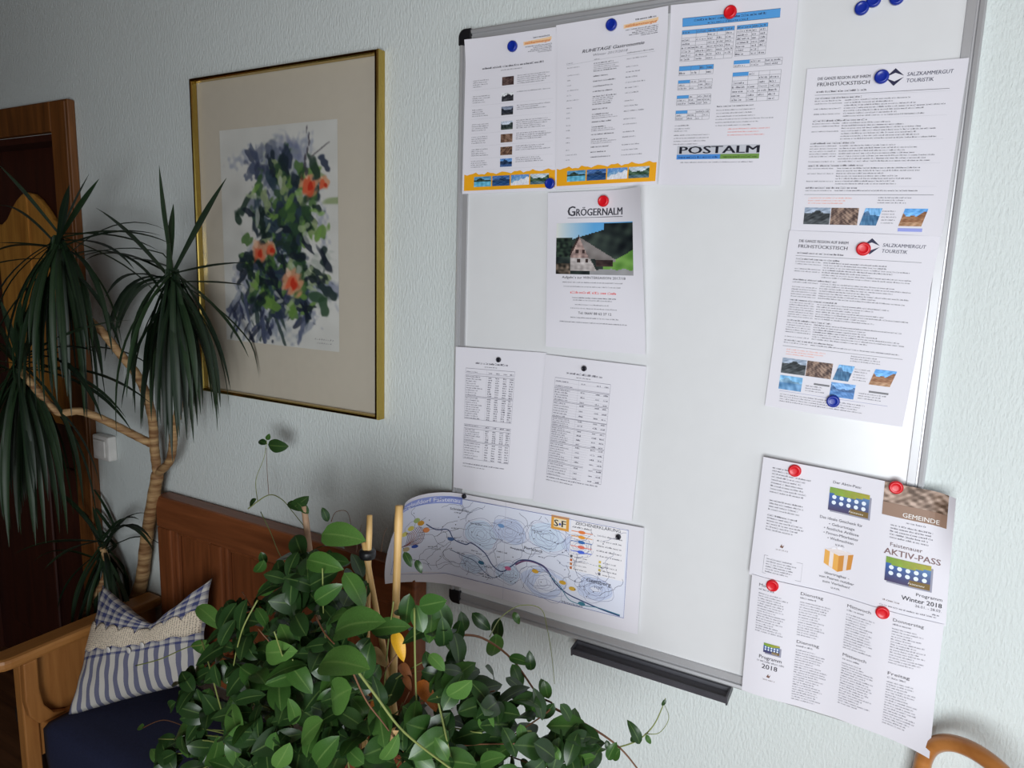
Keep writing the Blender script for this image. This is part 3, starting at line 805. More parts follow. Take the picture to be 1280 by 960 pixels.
def smooth2(pts, n=5):
    return [(p.x, p.y) for p in spline([(a, c, 0) for a, c in pts], n)]
S.line('map_trail', smooth2([(96, 70), (118, 84), (146, 84), (160, 104), (190, 110), (206, 104), (240, 118), (262, 142), (286, 150), (310, 132), (330, 116), (362, 112), (392, 122), (412, 146), (440, 162), (474, 170), (520, 178), (556, 182)]), 2.4, (58, 74, 120), .0007)
S.line('map_trail', smooth2([(150, 128), (180, 136), (214, 142), (240, 160), (266, 168), (290, 152)]), 1.5, (70, 92, 130), .0007)
S.line('map_trail', smooth2([(318, 128), (344, 114), (380, 116), (396, 126)]), 4.0, (120, 84, 120), .0006)
S.line('map_trail', smooth2([(400, 134), (424, 150), (446, 174), (480, 178), (510, 176), (556, 180)]), 1.6, (60, 130, 150), .0007)
for (x, y, c) in ((152, 104, (80, 110, 160)), (232, 142, (60, 110, 140)), (300, 140, (210, 110, 150)), (366, 132, (220, 170, 60)), (430, 142, (214, 168, 60)), (452, 150, (220, 178, 70)), (474, 176, (70, 130, 150)), (70, 120, (60, 90, 180)), (280, 52, (120, 160, 210))):
    S.disc('map_symbols', x, y, 8, c, .0008, 14, 4.2)
# the village at the left end
for k in range(12):
    a = k * .5
    S.line('map_symbols', smooth2([(44 + k * 3.6, 78 + 5 * math.sin(a)), (52 + k * 3.6, 92), (48 + k * 3.4, 108 + 4 * math.cos(a)), (36 + k * 3.2, 116)]), 1.1, R9.choice(((130, 70, 70), (150, 90, 80), (110, 70, 90))), .0007)
for (x, y, c) in ((84, 66, (214, 156, 50)), (60, 74, (226, 214, 110)), (96, 84, (236, 150, 90)), (44, 84, (230, 222, 120)), (74, 58, (170, 190, 120)), (50, 124, (196, 180, 140))):
    S.disc('map_symbols', x, y, 8, c, .0006, 12, 6)
for k in range(46):
    S.disc('map_symbols', R9.uniform(30, 540), R9.uniform(20, 178), 1.3, R9.choice(((40, 40, 60), (60, 60, 80))), .0009, 6)
for k in range(20):
    x, y = R9.uniform(40, 420), R9.uniform(20, 176); S.micro('map_names', x, y, R9.uniform(14, 30), 3.0, (70, 72, 96), bold=True)
S.rect('map_title', 18, 8, 180, 24, (150, 164, 224), .0006)
S.text('map_title', 'Langlaufdorf Faistenau', 24, 20.5, 9.5, (240, 242, 252), .012, 0, 'l', 150, e=.0009)
S.text('map_names', 'Perfalleck', 338, 90, 6, (44, 44, 60), .012, 0, 'l', 44, e=.0009, rot=.02)
S.text('map_names', 'Gensberg', 482, 128, 7.5, (44, 44, 60), .012, 0, 'l', 52, e=.0009); S.text('map_names', '1137', 500, 138, 5, (60, 60, 80), .01, 0, 'l', 16, e=.0009)
S.text('map_names', 'Schmiedhorn', 150, 38, 5.4, (44, 44, 60), .012, 0, 'l', 48, e=.0009)
S.text('map_names', 'Mitterleiten', 430, 184, 5.0, (60, 60, 96), 0, 0, 'l', 46, e=.0009)
for ch, x, y in zip('TIEFBRUNN', (396, 408, 420, 432, 444, 456, 466, 476, 486), (86, 94, 104, 116, 126, 134, 140, 146, 152)):
    S.text('map_names', ch, x, y, 3.6, (60, 60, 80), .01, 0, 'l', e=.0009, rot=.5)
S.rect('map_key', 398, 8, 438, 36, (226, 162, 70), .0006); S.rect('map_key', 404, 13, 432, 31, (244, 228, 196), .0007)
S.text('map_key', 'S', 405, 29, 13, (30, 30, 34), .03, 0, 'l', 9, e=.001); S.text('map_key', 'F', 422, 29, 13, (30, 30, 34), .03, 0, 'l', 9, e=.001); S.disc('map_key', 418, 24, 2.6, (60, 90, 190), .001)
S.rect('map_key', 442, 8, 560, 112, (240, 238, 242), .0005)
S.text('map_key', 'ZEICHENERKLÄRUNG', 452, 18, 6, (60, 60, 72), .008, 0, 'l', 96, e=.0008)
S.micro('map_key', 446, 25, 40, 3, (70, 70, 80), bold=True)
for i, c in enumerate(((232, 130, 70), (236, 160, 60), (60, 110, 180), (232, 120, 100), (80, 110, 220))):
    y = 32 + i * 10
    S.line('map_key', [(444, y), (490, y)], 1.4, c, .0008); S.disc('map_key', 467, y, 8, c, .0009, 12, 3.4); S.micro('map_key', 500, y + 1, 52, 3, (80, 80, 92))
for i in range(4):
    y = 84 + i * 8
    S.rect('map_key', 444, y - 3, 449, y + 2, ((90, 90, 100), (200, 110, 70), (190, 120, 70), (190, 110, 60))[i], .0008); S.micro('map_key', 452, y + 1.5, 28, 2.6, (80, 80, 92))
    S.rect('map_key', 506, y - 3, 511, y + 2, ((220, 190, 90), (180, 190, 110), (200, 180, 100), (110, 110, 120))[i], .0008); S.micro('map_key', 515, y + 1.5, 28, 2.6, (80, 80, 92))
S.line('map_lines', [(14, 10), (150, 10), (300, 10), (430, 10), (564, 10), (564, 100), (564, 184), (420, 184), (280, 184), (140, 184), (14, 184)], .9, (90, 104, 170), .0008, closed=True)
S.line('map_fold', [(290, 0), (290, 70), (290, 140), (290, 210)], .7, (190, 190, 206), .0008)
S.finish()

# leaflets 10 and 11
def pass_card(S, x, y, w, skew=0.0):
    def f(U, V):
        n = _noise(U, V, 6, 61)
        top = V < .24 + .1 * np.sin(U * 4)
        r = np.where(top, 120 + 50 * U, 40 + 30 * V + 60 * U * (1 - V)); g = np.where(top, 160 + 6 * n, 60 + 50 * (1 - V) + 40 * U * (1 - V)); bb = np.where(top, 60, 96 + 100 * (1 - V))
        gd = (V > .78) & (U > .55)
        return [np.where(gd, 120, r), np.where(gd, 96, g), np.where(gd, 50, bb)]
    h = w * .62
    S.rect('pass_picture', x + 3, y + 4, x + w + 3, y + h + 2.5, (150, 150, 166), .0005)
    S.photo('pass_picture', x, y, x + w, y + h, f, 24, 16, e=.0009)
    for j in range(2):
        for i in range(5):
            S.disc('pass_picture', x + w * (.13 + .185 * i), y + h * (.40 + .24 * j), w * .055, (226, 236, 246), .0013, 10)
    S.text('pass_picture', 'Faistenau', x + w * .52, y + h * .92, w * .05, (240, 236, 220), 0, .2, 'l', w * .36, e=.0014)
def logo_small(S, x, y):
    S.poly('logo', [(x - 3, y), (x, y - 6), (x + 1, y - 2), (x + 4, y - 5), (x + 2, y + 1)], (120, 84, 70)); S.micro('logo', x - 9, y + 6, 20, 2.4, (150, 140, 140))
def g10(u, v): return .004 * math.sin(2 * PI * u * 1.5 + .6) * (.5 + .5 * v) + .004 + .022 * max(0, (u - .88) / .12) ** 2 * max(0, 1 - v * 1.6)
S = Sheet('leaflet', 'folded-out AKTIV-PASS leaflet with gift box picture, hanging over the board edge', 'leaflet', 'sheets on the whiteboard',
          [(955, 570), (1194, 618), (1182, 782), (937, 716)], TOP + .0068, 297, 210, g10, nu=48)
S.block('lettering', 18, 16, 50, 2, 5, 2.4, bold_first=True); S.block('lettering', 18, 26, 72, 7, 5.2, 2.5, (90, 88, 96))
S.block('lettering', 19, 72, 64, 4, 5.2, 2.5, (90, 88, 96), bold_first=True); S.block('lettering', 19, 98, 62, 6, 5.0, 2.5, (90, 88, 96), bold_first=True)
logo_small(S, 48, 148)
S.line('lettering', [(22, 168), (84, 168), (84, 200), (22, 200)], .5, (110, 108, 116), closed=True); S.block('lettering', 26, 174, 54, 6, 4.6, 2.3, (100, 98, 106))
S.text('lettering', 'Der Aktiv-Pass:', 140, 21, 4.2, (70, 68, 76), .008, 0, 'c', 44); pass_card(S, 114, 28, 62)
S.text('lettering', 'Das ideale Geschenk für', 136, 83, 4.6, (70, 68, 76), .008, 0, 'c', 66)
for i, tx in enumerate(('• Geburtstage', '• festliche Anlässe', '• Firmen-Mitarbeiter', '• Weihnachten', 'u.v.m.')):
    S.text('lettering', tx, 138, 92 + i * 8, 4.4, (74, 72, 80), .008, 0, 'c', (40, 54, 54, 40, 14)[i])
S.poly('gift_picture', [(116, 134), (138, 140), (138, 168), (116, 158)], (226, 168, 80)); S.poly('gift_picture', [(138, 140), (160, 132), (158, 158), (138, 168)], (206, 140, 60))
S.poly('gift_picture', [(116, 134), (136, 127), (160, 132), (138, 140)], (226, 216, 214)); S.poly('gift_picture', [(124, 136), (130, 138), (130, 164), (124, 161)], (230, 220, 216), .0006)
S.poly('gift_picture', [(146, 137), (152, 135), (151, 162), (146, 164)], (226, 210, 200), .0006)
for a in range(5): S.disc('gift_picture', 130 + a * 4, 130 + 3 * math.sin(a * 2.2), 4, (236, 234, 240), .0007, 8, 3)
for i, tx in enumerate(('übertragbar -', 'von Paaren nutzbar', 'zum Verleihen!', 'u.v.m.')):
    S.text('lettering', tx, 138, 176 + i * 7.6, 4.2, (70, 68, 76), .01, 0, 'c', (38, 54, 42, 14)[i])
S.photo('photograph', 196, 0, 288, 42, pic_noise((90, 70, 56), (200, 176, 160), 71), 46, 22); S.rect('photograph', 196, 32, 288, 53, (150, 122, 104), .0010)
S.micro('photograph', 214, 40, 36, 4, (232, 226, 220), bold=True); S.text('photograph', 'GEMEINDE', 226, 50, 7, (240, 236, 232), .01, 0, 'l', 52, e=.0022)
S.micro('lettering', 232, 60, 28, 2.6); S.block('lettering', 210, 68, 70, 5, 5, 2.5, (100, 98, 106))
S.text('heading', 'Faistenauer', 212, 101, 6, (110, 92, 92), .006, 0, 'l', 46); S.text('heading', 'AKTIV-PASS', 204, 115, 9.5, (128, 100, 100), .022, 0, 'l', 80)
pass_card(S, 208, 119, 64)
S.text('lettering', 'Programm', 290, 172, 5, (74, 72, 80), .008, 0, 'r', 36); S.text('lettering', 'Winter 2018', 290, 183, 7, (50, 48, 56), .02, 0, 'r', 56)
S.text('lettering', '26.01. - 28.03.', 290, 190, 4, (80, 78, 86), 0, 0, 'r', 36)
S.micro('lettering', 208, 192, 24, 2.6, (130, 116, 116), bold=True); S.micro('lettering', 204, 201, 80, 2.4); S.micro('lettering', 278, 197, 9, 2.4, (90, 88, 96), bold=True)
S.finish()

def g11(u, v): return .004 * math.sin(2 * PI * u * 1.5 + .6) + .004 + .030 * max(0, (u - .7) / .3) ** 2 * max(0, (v - .5) / .5)
S = Sheet('leaflet', 'folded-out weekly programme leaflet with day columns, lowest sheet on the board', 'leaflet', 'sheets on the whiteboard',
          [(941, 716), (1180, 780), (1161, 934), (928, 860)], TOP + .0092, 297, 210, g11, nu=48)
def day(x, y, name, n):
    S.text('heading', name, x, y, 5, (100, 96, 100), .01, 0, 'l', len(name) * 4.0 + 4); S.micro('lettering', x, y + 6, 26, 2.6)
    S.block('lettering', x, y + 13, 52, n, 4.4, 2.1, (124, 122, 130), .45)
day(14, 16, 'Montag', 16); day(83, 14, 'Dienstag', 14); day(84, 98, 'Dienstag', 21); day(157, 14, 'Mittwoch', 14); day(158, 98, 'Mittwoch', 17)
day(226, 14, 'Donnerstag', 14); day(227, 104, 'Freitag', 17)
pass_card(S, 31, 112, 27)
S.text('heading', 'Programm', 44, 141, 6, (80, 76, 82), .014, 0, 'c', 38); S.micro('lettering', 22, 147, 46, 3.2, (110, 108, 116)); S.text('heading', '2018', 44, 158, 8, (70, 66, 74), .02, 0, 'c', 26)
logo_small(S, 43, 172)
S.finish()

# ------------------------------------------------------------------ magnets
def magnet(px, py, depth, r, mat, label, name='round_magnet', cat='magnet', h=.0075):
    p = at(px, py, -depth - h)
    prof = [(r * .90, 0), (r * .98, h * .15), (r, h * .45), (r * .97, h * .75), (r * .86, h * .95), (r * .70, h), (r * .62, h * .93), (r * .3, h * .9)]
    o = MB().lathe(prof, 20, (0, 0, 0), 'y').build(name, M[mat], None, True)
    o.location = (p.x, -depth, p.z)
    return tag(o, label, cat, 'magnets on the whiteboard')
Y0 = .0185
for px, py, dp, lab in ((639, 57, .0205, 'blue round magnet at the top of the sheet with seven tiny photos'), (763, 30, .0235, 'blue round magnet at the top of the RUHETAGE sheet'),
                    (686, 229, .0215, 'blue round magnet on the orange foot band beside the GRÖGERNALM poster'), (1102, 95, .0175, 'blue round magnet left of the diamond logo, upper programme sheet'),
                    (1041, 502, .0205, 'blue round magnet at the foot of the lower programme sheet'), (1077, 9, .0125, 'lowest left blue magnet on bare board near the top right'),
                    (1092, -1, .0125, 'blue magnet touching another on bare board near the top'), (1121, -4, .0125, 'rightmost blue magnet on bare board at the picture top')):
    magnet(px, py, dp, .0102, 'blue_mag', lab)
for px, py, dp, lab in ((912, 14, .0225, 'red round magnet at the top of the POSTALM sheet'), (753, 251, .0235, 'red round magnet above the GRÖGERNALM heading'),
                    (1079, 311, .0225, 'red round magnet beside the diamond logo, lower programme sheet'), (993, 589, .0250, 'red round magnet at top left of the AKTIV-PASS leaflet'),
                    (1120, 610, .0250, 'red round magnet by the food photo on the AKTIV-PASS leaflet'), (965, 733, .0285, 'red round magnet over the Montag column of the lowest leaflet'),
                    (1103, 767, .0275, 'red round magnet right of Mittwoch on the lowest leaflet')):
    magnet(px, py, dp, .0105, 'red_mag', lab)
for px, py, dp, lab in ((622, 450, .0205, 'small dark magnet on the price sheet at the left board edge'), (729, 461, .0215, 'small dark magnet on the ruled price sheet beside the empty board'),
                    (579, 621, .0212, 'small dark magnet at the curling end of the trail map'), (772, 672, .0222, 'small dark magnet on the key of the trail map')):
    magnet(px, py, dp, .0052, 'dark_mag', lab, h=.006)

# ------------------------------------------------------------------ framed watercolour
FX0, FX1, FZ0, FZ1, FD = -1.652, -1.036, 1.247, 2.052, 0.026
pf = tag(empty('framed_picture', ((FX0 + FX1) / 2, 0, FZ0)), 'framed watercolour of orange flowers with wide beige mount and brass frame', 'picture')
fp = [(0, .001), (0, FD - .004), (.002, FD), (.007, FD), (.009, FD - .003), (.010, .012), (.006, .011), (.006, .001)]
def frame_bar(a, b2, inx, inz):
    # mitred bar between two outer corners; inx, inz: inward direction at each end
    b = MB(); n = len(fp)
    for (cx_, cz_), (sx, sz) in zip((a, b2), (inx, inz)):
        for d, h in fp: b.v.append((cx_ + sx * d, -h, cz_ + sz * d))
    for i in range(n):
        j = (i + 1) % n; b.f.append((i, j, n + j, n + i))
    b.f.append(tuple(range(n))); b.f.append(tuple(n + i for i in reversed(range(n))))
    b.build('frame_bar', M['gold'], pf)
A, B, C_, D_ = (FX0, FZ0), (FX1, FZ0), (FX1, FZ1), (FX0, FZ1)
frame_bar(A, B, (1, 1), (-1, 1)); frame_bar(B, C_, (-1, 1), (-1, -1)); frame_bar(C_, D_, (-1, -1), (1, -1)); frame_bar(D_, A, (1, -1), (1, 1))
MB().box(FX0 + .006, FX1 - .006, -.008, -.004, FZ0 + .006, FZ1 - .006).build('mount', M['mat'], pf)
# the painting: a fine grid of paint colours laid on by strokes
a0, a1, a2, a3 = at(275, 163, -.009), at(422, 149, -.009), at(424, 436, -.009), at(283, 428, -.009)
PX0, PX1, PZ0, PZ1 = (a0.x + a3.x) / 2, (a1.x + a2.x) / 2, (a2.z + a3.z) / 2, (a0.z + a1.z) / 2
nx, ny = 150, 220
U, V = np.meshgrid(np.linspace(0, 1, nx), np.linspace(0, 1, ny))
img = np.ones((ny, nx, 3)) * np.array([206, 206, 200.0])
pr = np.random.RandomState(11)
nz = _noise(U * 1.5, V * 2, 14, 3)
img += nz[..., None] * 4
def dab(cx_, cy_, rx, ry, ang, col, al=.8, edge=.25, jag=.25, seed=0):
    global img
    du, dv = U - cx_, (V - cy_) * 1.36
    c, s_ = math.cos(ang), math.sin(ang)
    x = (du * c + dv * s_) / rx; y = (-du * s_ + dv * c) / ry
    d = np.sqrt(x * x + y * y) + jag * _noise(U * 3, V * 4, 6, seed)
    m_ = np.clip((1 - d) / edge, 0, 1) * al
    img = img * (1 - m_[..., None]) + np.array(col, float) * m_[..., None]
for k in range(40):      # blue-grey washes
    dab(pr.normal(.52, .2), pr.uniform(.08, .95), pr.uniform(.08, .2), pr.uniform(.05, .12), pr.uniform(0, 3), [(120, 130, 156), (136, 146, 160), (96, 104, 136), (140, 152, 140)][k % 4], .5, .7, .4, k)
for k in range(26):      # strong blues upper left, left side and foot
    dab(pr.uniform(.28, .62), pr.uniform(.10, .42), pr.uniform(.04, .09), pr.uniform(.02, .05), pr.uniform(.6, 2.4), [(72, 82, 106), (100, 108, 126), (54, 62, 84)][k % 3], .7, .4, .4, 40 + k)
for k in range(70):
    cx_ = pr.uniform(.05, .78); dab(cx_, pr.uniform(.76, .98 - .12 * abs(cx_ - .2)), pr.uniform(.06, .15), pr.uniform(.010, .026), pr.uniform(1.9, 2.5) if k % 3 else pr.uniform(1.0, 1.5), [(54, 60, 88), (78, 86, 112), (40, 46, 64), (150, 156, 166), (44, 60, 58)][k % 5], .8, .3, .25, 60 + k)
for k in range(170):     # leaves
    t = pr.uniform(0, 1); cy_ = .14 + .70 * t; cx_ = .60 - .06 * t + .05 * math.sin(t * 7) + pr.normal(0, .13 + .06 * t)
    dab(cx_, cy_, pr.uniform(.05, .11), pr.uniform(.018, .045), pr.uniform(0, 3.1), [(48, 76, 52), (36, 56, 46), (78, 112, 60), (32, 44, 54), (104, 140, 66), (52, 70, 82), (140, 156, 112), (44, 54, 74), (58, 90, 54)][k % 9], .85, .3, .3, 120 + k)
for k in range(34):
    dab(pr.uniform(.14, .92), pr.uniform(.36, .84), pr.uniform(.05, .11), pr.uniform(.016, .034), pr.uniform(0, 3.1), [(26, 34, 46), (24, 40, 38)][k % 2], .8, .3, .3, 360 + k)
for k in range(26):      # pale highlights
    dab(pr.uniform(.25, .85), pr.uniform(.22, .86), pr.uniform(.03, .07), pr.uniform(.012, .026), pr.uniform(0, 3.1), [(170, 184, 146), (120, 160, 76), (186, 190, 180)][k % 3], .7, .4, .3, 420 + k)
for (cx_, cy_, s_) in ((.78, .265, 1.0), (.89, .26, .55), (.33, .565, 1.0), (.44, .545, .7), (.62, .70, 1.15)):   # orange flowers
    dab(cx_, cy_, .085 * s_, .075 * s_, .3, (206, 150, 116), .9, .3, .2, 330)
    dab(cx_ - .01, cy_ + .01, .06 * s_, .055 * s_, .8, (214, 92, 60), .85, .4, .35, 331)
    dab(cx_ + .012, cy_ + .012, .03 * s_, .028 * s_, .4, (188, 48, 30), .85, .4, .3, 332)
    dab(cx_ - .03 * s_, cy_ - .04 * s_, .03 * s_, .02 * s_, 1.0, (226, 190, 160), .7, .4, .3, 333)
for k in range(7):       # twigs
    dab(.76 + .02 * math.sin(k), .03 + k * .03, .006 + .002 * k, .028, .15, (70, 66, 76), .8, .4, .1, 350 + k)
for k in range(5):
    dab(.80 + k * .03, .145 - k * .012, .03, .006, -.4, (96, 92, 96), .7, .4, .1, 360 + k)
me = bpy.data.meshes.new('watercolour_sheet')
vs = [(PX0 + (PX1 - PX0) * u, -.0092, PZ1 - (PZ1 - PZ0) * v) for v in np.linspace(0, 1, ny) for u in np.linspace(0, 1, nx)]
fs = [(j * nx + i, (j + 1) * nx + i, (j + 1) * nx + i + 1, j * nx + i + 1) for j in range(ny - 1) for i in range(nx - 1)]
me.from_pydata(vs, [], fs); me.materials.append(M['ink'])
ca = me.color_attributes.new('ink', 'FLOAT_COLOR', 'POINT')
c8 = np.clip(img, 0, 255).reshape(-1, 3) / 255
cl = np.where(c8 <= .04045, c8 / 12.92, ((c8 + .055) / 1.055) ** 2.4)
ca.data.foreach_set('color', np.concatenate([cl, np.ones((len(cl), 1))], 1).astype(np.float32).ravel())
wc = tag(put('watercolour_sheet', me, pf), 'loose watercolour of orange flowers among blue-green leaves')
ik = Ink()
for (yy, x0, n_) in ((.955, .80, 9), (.972, .82, 7)):
    for k in range(n_):
        x = PX0 + (PX1 - PX0) * (x0 + k * .018); z = PZ1 - (PZ1 - PZ0) * yy; h_ = RN.uniform(.002, .0045)
        ik.add([(x, -.0095, z), (x + .0032, -.0095, z + .001), (x + .0036, -.0095, z + h_), (x + .0028, -.0095, z + h_)], [(0, 1, 2, 3)], lin((90, 88, 96)))
me = bpy.data.meshes.new('signature'); me.from_pydata(ik.v, [], ik.f); me.materials.append(M['ink'])
ca = me.color_attributes.new('ink', 'FLOAT_COLOR', 'POINT'); ca.data.foreach_set('color', np.array([c + (1.0,) for c in ik.c], dtype=np.float32).ravel())
put('signature', me, wc)
def pane():
    m, nt, N, L, b = nm('picture_glass')
    tr = N.new('ShaderNodeBsdfTransparent'); gl = N.new('ShaderNodeBsdfGlossy'); gl.inputs['Roughness'].default_value = .03
    ms = N.new('ShaderNodeMixShader')
    ms.inputs[0].default_value = 0.035; L.new(tr.outputs[0], ms.inputs[1]); L.new(gl.outputs[0], ms.inputs[2]); L.new(ms.outputs[0], N['Material Output'].inputs['Surface'])
    return m
MB().box(FX0 + .0065, FX1 - .0065, -.0118, -.0102, FZ0 + .0065, FZ1 - .0065).build('glass_pane', pane(), pf)

# ------------------------------------------------------------------ bench
NX0, NX1, NZT = -1.845, -0.905, 0.922       # backrest extent
bn = tag(empty('wooden_bench', (-1.4, -0.22, 0)), 'wooden bench with panelled backrest and curved pine armrest against the wall', 'bench')
MB().box(NX0, NX1, -.052, -.004, NZT - .095, NZT).build('top_rail', M['bench_red'], bn, bevel=.006)
MB().box(NX0, NX1, -.050, -.006, .40, .50).build('bottom_rail', M['bench_red'], bn, bevel=.004)
npan = 4; sw_ = .044; se_ = .060; pw = (NX1 - NX0 - 2 * se_ - sw_ * (npan - 1)) / npan
for i in range(npan + 1):
    x = NX0 if i == 0 else NX0 + se_ + i * (pw + sw_) - sw_
    MB().box(x, x + (se_ if i in (0, npan) else sw_), -.050, -.006, .5005, NZT - .0955).build('stile', M['bench_redv'], bn, bevel=.004)
for i in range(npan):
    x = NX0 + se_ + i * (pw + sw_)
    p_ = MB().box(x, x + pw, -.022, -.010, .501, NZT - .096).build('back_panel', M['bench_redv'], bn)
    for (x0, x1, z0, z1) in ((x, x + .014, .501, NZT - .096), (x + pw - .014, x + pw, .501, NZT - .096), (x + .0145, x + pw - .0145, NZT - .110, NZT - .096)):
        MB().box(x0, x1, -.038, -.0225, z0, z1).build('panel_moulding', M['bench_redv'], p_, bevel=.004)
MB().box(-1.925, NX1, -.362, -.053, .332, .360).build('seat', M['pine'], bn, bevel=.006)
MB().box(-1.915, NX1, -.345, -.322, .245, .3315).build('apron', M['pine'], bn, bevel=.003)
MB().box(-1.960, -1.925, -.400, -.363, 0, .548).build('leg', M['pine_v'], bn, bevel=.004)
MB().box(NX1 - .05, NX1, -.320, -.280, 0, .3315).build('leg', M['pine_v'], bn, bevel=.004)
for x in (-1.955, NX1 - .05):
    MB().box(x, x + .04, -.056, -.010, 0, .3315).build('leg', M['pine_v'], bn, bevel=.004)
# arm: side panel behind the front post, a curved bracket and a rounded top board
ap = MB().box(-1.953, -1.933, -.3625, -.012, .25, .548).build('arm_panel', M['pine_v'], bn)
MB().prism([(-.365, .548), (-.400, .548), (-.402, .44), (-.395, .395), (-.372, .362), (-.300, .3605), (-.335, .375), (-.358, .41), (-.366, .46)], -1.9245, -1.902, 'x').build('arm_bracket', M['pine_v'], ap, bevel=.004)
top = [(-1.965, -.010), (-1.965, -.40)]
for i in range(9):
    a = PI + PI * i / 8
    top.append((-1.930 + .035 * math.cos(a), -.430 + .035 * math.sin(a)))
top += [(-1.895, -.40), (-1.895, -.010)]
MB().prism(top, .5485, .580, 'z').build('armrest', M['pine'], bn, bevel=.010)

# seat pad, hanging over the front of the seat
sp = MB(); n1 = 30
out = [(-.070, .361), (-.355, .361), (-.364, .352), (-.364, .21), (-.384, .208), (-.390, .30), (-.390, .375), (-.375, .394), (-.33, .398), (-.20, .400), (-.09, .396), (-.066, .385)]
no_ = len(out)
for i in range(n1 + 1):
    u = i / n1; ed = min(1, min(u, 1 - u) * n1 / 1.5)
    for (y_, z_) in out:
        cy_, cz_ = -.22, .36
        k = .97 + .03 * math.sqrt(ed)
        sp.v.append((-1.862 + .93 * u, cy_ + (y_ - cy_) * k, (z_ if z_ < .365 else .362 + (z_ - .362) * (.55 + .45 * math.sqrt(ed)) + .002 * math.sin(u * 23 + y_ * 30))))
for i in range(n1):
    for k in range(no_):
        a = i * no_ + k; c = i * no_ + (k + 1) % no_
        sp.f.append((a, c, c + no_, a + no_))
sp.f.append(tuple(range(no_))); sp.f.append(tuple(n1 * no_ + i for i in reversed(range(no_))))
tag(sp.build('seat_pad', M['navy'], None, True), 'navy blue seat pad lying on the wooden bench', 'cushion')

# checked cushion with lace
def gingham():
    m, nt, N, L, b = nm('checked_cotton')
    uv = N.new('ShaderNodeUVMap'); uv.uv_map = 'UVMap'; sx = N.new('ShaderNodeSeparateXYZ'); L.new(uv.outputs[0], sx.inputs[0])
    def M2(op, a, c=None):
        n = N.new('ShaderNodeMath'); n.operation = op
        for i, q in enumerate((a, c)):
            if q is None: continue
            if isinstance(q, (int, float)): n.inputs[i].default_value = q
            else: L.new(q, n.inputs[i])
        return n.outputs[0]
    def stripes(src, fr, wd, ph=0.0):
        return M2('LESS_THAN', M2('FRACT', M2('ADD', M2('MULTIPLY', src, fr), ph)), wd)
    X, Y = sx.outputs['X'], sx.outputs['Y']
    sxs = M2('MULTIPLY', M2('ADD', stripes(X, 13, .5), M2('MULTIPLY', stripes(X, 26, .28, .3), .35)), .5)
    sys_ = M2('MULTIPLY', M2('ADD', stripes(Y, 13, .5), M2('MULTIPLY', stripes(Y, 26, .28, .3), .35)), .5)
    chk = M2('MINIMUM', M2('ADD', sxs, sys_), 1.0)
    strp = M2('MULTIPLY', stripes(X, 13, .46), .82)
    up_ = M2('GREATER_THAN', Y, .40)
    f = M2('ADD', M2('MULTIPLY', chk, up_), M2('MULTIPLY', strp, M2('SUBTRACT', 1.0, up_)))
    mx = N.new('ShaderNodeMix'); mx.data_type = 'RGBA'; mx.inputs['A'].default_value = lin((196, 192, 184)) + (1,); mx.inputs['B'].default_value = lin((62, 68, 112)) + (1,)
    L.new(f, mx.inputs['Factor']); L.new(mx.outputs['Result'], b.inputs['Base Color']); b.inputs['Roughness'].default_value = .9
    no = N.new('ShaderNodeTexNoise'); no.inputs['Scale'].default_value = 260; bp = N.new('ShaderNodeBump'); bp.inputs['Strength'].default_value = .3; bp.inputs['Distance'].default_value = .001
    L.new(no.outputs['Fac'], bp.inputs['Height']); L.new(bp.outputs['Normal'], b.inputs['Normal'])
    return m
def lacemat():
    m, nt, N, L, b = nm('crochet_lace')
    uv = N.new('ShaderNodeUVMap'); uv.uv_map = 'UVMap'; vo = N.new('ShaderNodeTexVoronoi'); vo.inputs['Scale'].default_value = 60; vo.inputs['Randomness'].default_value = .25
    L.new(uv.outputs[0], vo.inputs['Vector'])
    cr = N.new('ShaderNodeValToRGB'); cr.color_ramp.elements[0].position = .22; cr.color_ramp.elements[1].position = .34
    cr.color_ramp.elements[0].color = lin((112, 100, 92)) + (1,); cr.color_ramp.elements[1].color = lin((226, 212, 190)) + (1,)
    L.new(vo.outputs['Distance'], cr.inputs['Fac']); L.new(cr.outputs['Color'], b.inputs['Base Color']); b.inputs['Roughness'].default_value = .9
    return m
# corner positions of the cushion in space (leaning back in the bench corner)
cTL, cTR, cBL, cBR = at(128, 731, -.185), at(265, 722, -.105), at(84, 896, -.338), at(255, 852, -.13)
cN = (cTR - cTL).cross(cBL - cTL).normalized()
if cN.y > 0: cN = -cN
def pil(u, v, side):
    # v = 0 at the bottom, 1 at the top
    p = cBL.lerp(cBR, u).lerp(cTL.lerp(cTR, u), v)
    ex = 4 * u * (1 - u); ey = 4 * v * (1 - v)
    bul = .052 * (ex ** .55) * (max(ey, 0) ** .5)
    notch = 1 - math.sqrt(((u - .57) / (.57 if u < .57 else .43)) ** 2 + .006)
    up = (cTL - cBL)
    p = p - up * (.36 * notch * v ** 3) - up * (.05 * ex * (1 - v) * -0.4)
    p = p + (cBR - cBL) * (.05 * (u - .5) * -1 * ey)
    bul *= 1 - .85 * math.exp(-((u - .57) / .16) ** 2) * v ** 2
    return p + cN * (bul if side else -bul * .6)
pn = 36
pb = MB(); pu = []
for side in (1, 0):
    for j in range(pn + 1):
        for i in range(pn + 1):
            u, v = i / pn, j / pn
            q = pil(u, v, side) + cN * (.0025 * math.sin(31 * u + 9 * v) * math.sin(23 * v - 6 * u)); pb.v.append(tuple(q)); pu.append((u, v))
S2 = (pn + 1) ** 2
for j in range(pn):
    for i in range(pn):
        a = j * (pn + 1) + i
        pb.f.append((a, a + 1, a + pn + 2, a + pn + 1)); pb.f.append((S2 + a, S2 + a + pn + 1, S2 + a + pn + 2, S2 + a + 1))
pe = empty('checked_cushion', tuple(cBL.lerp(cBR, .5)))
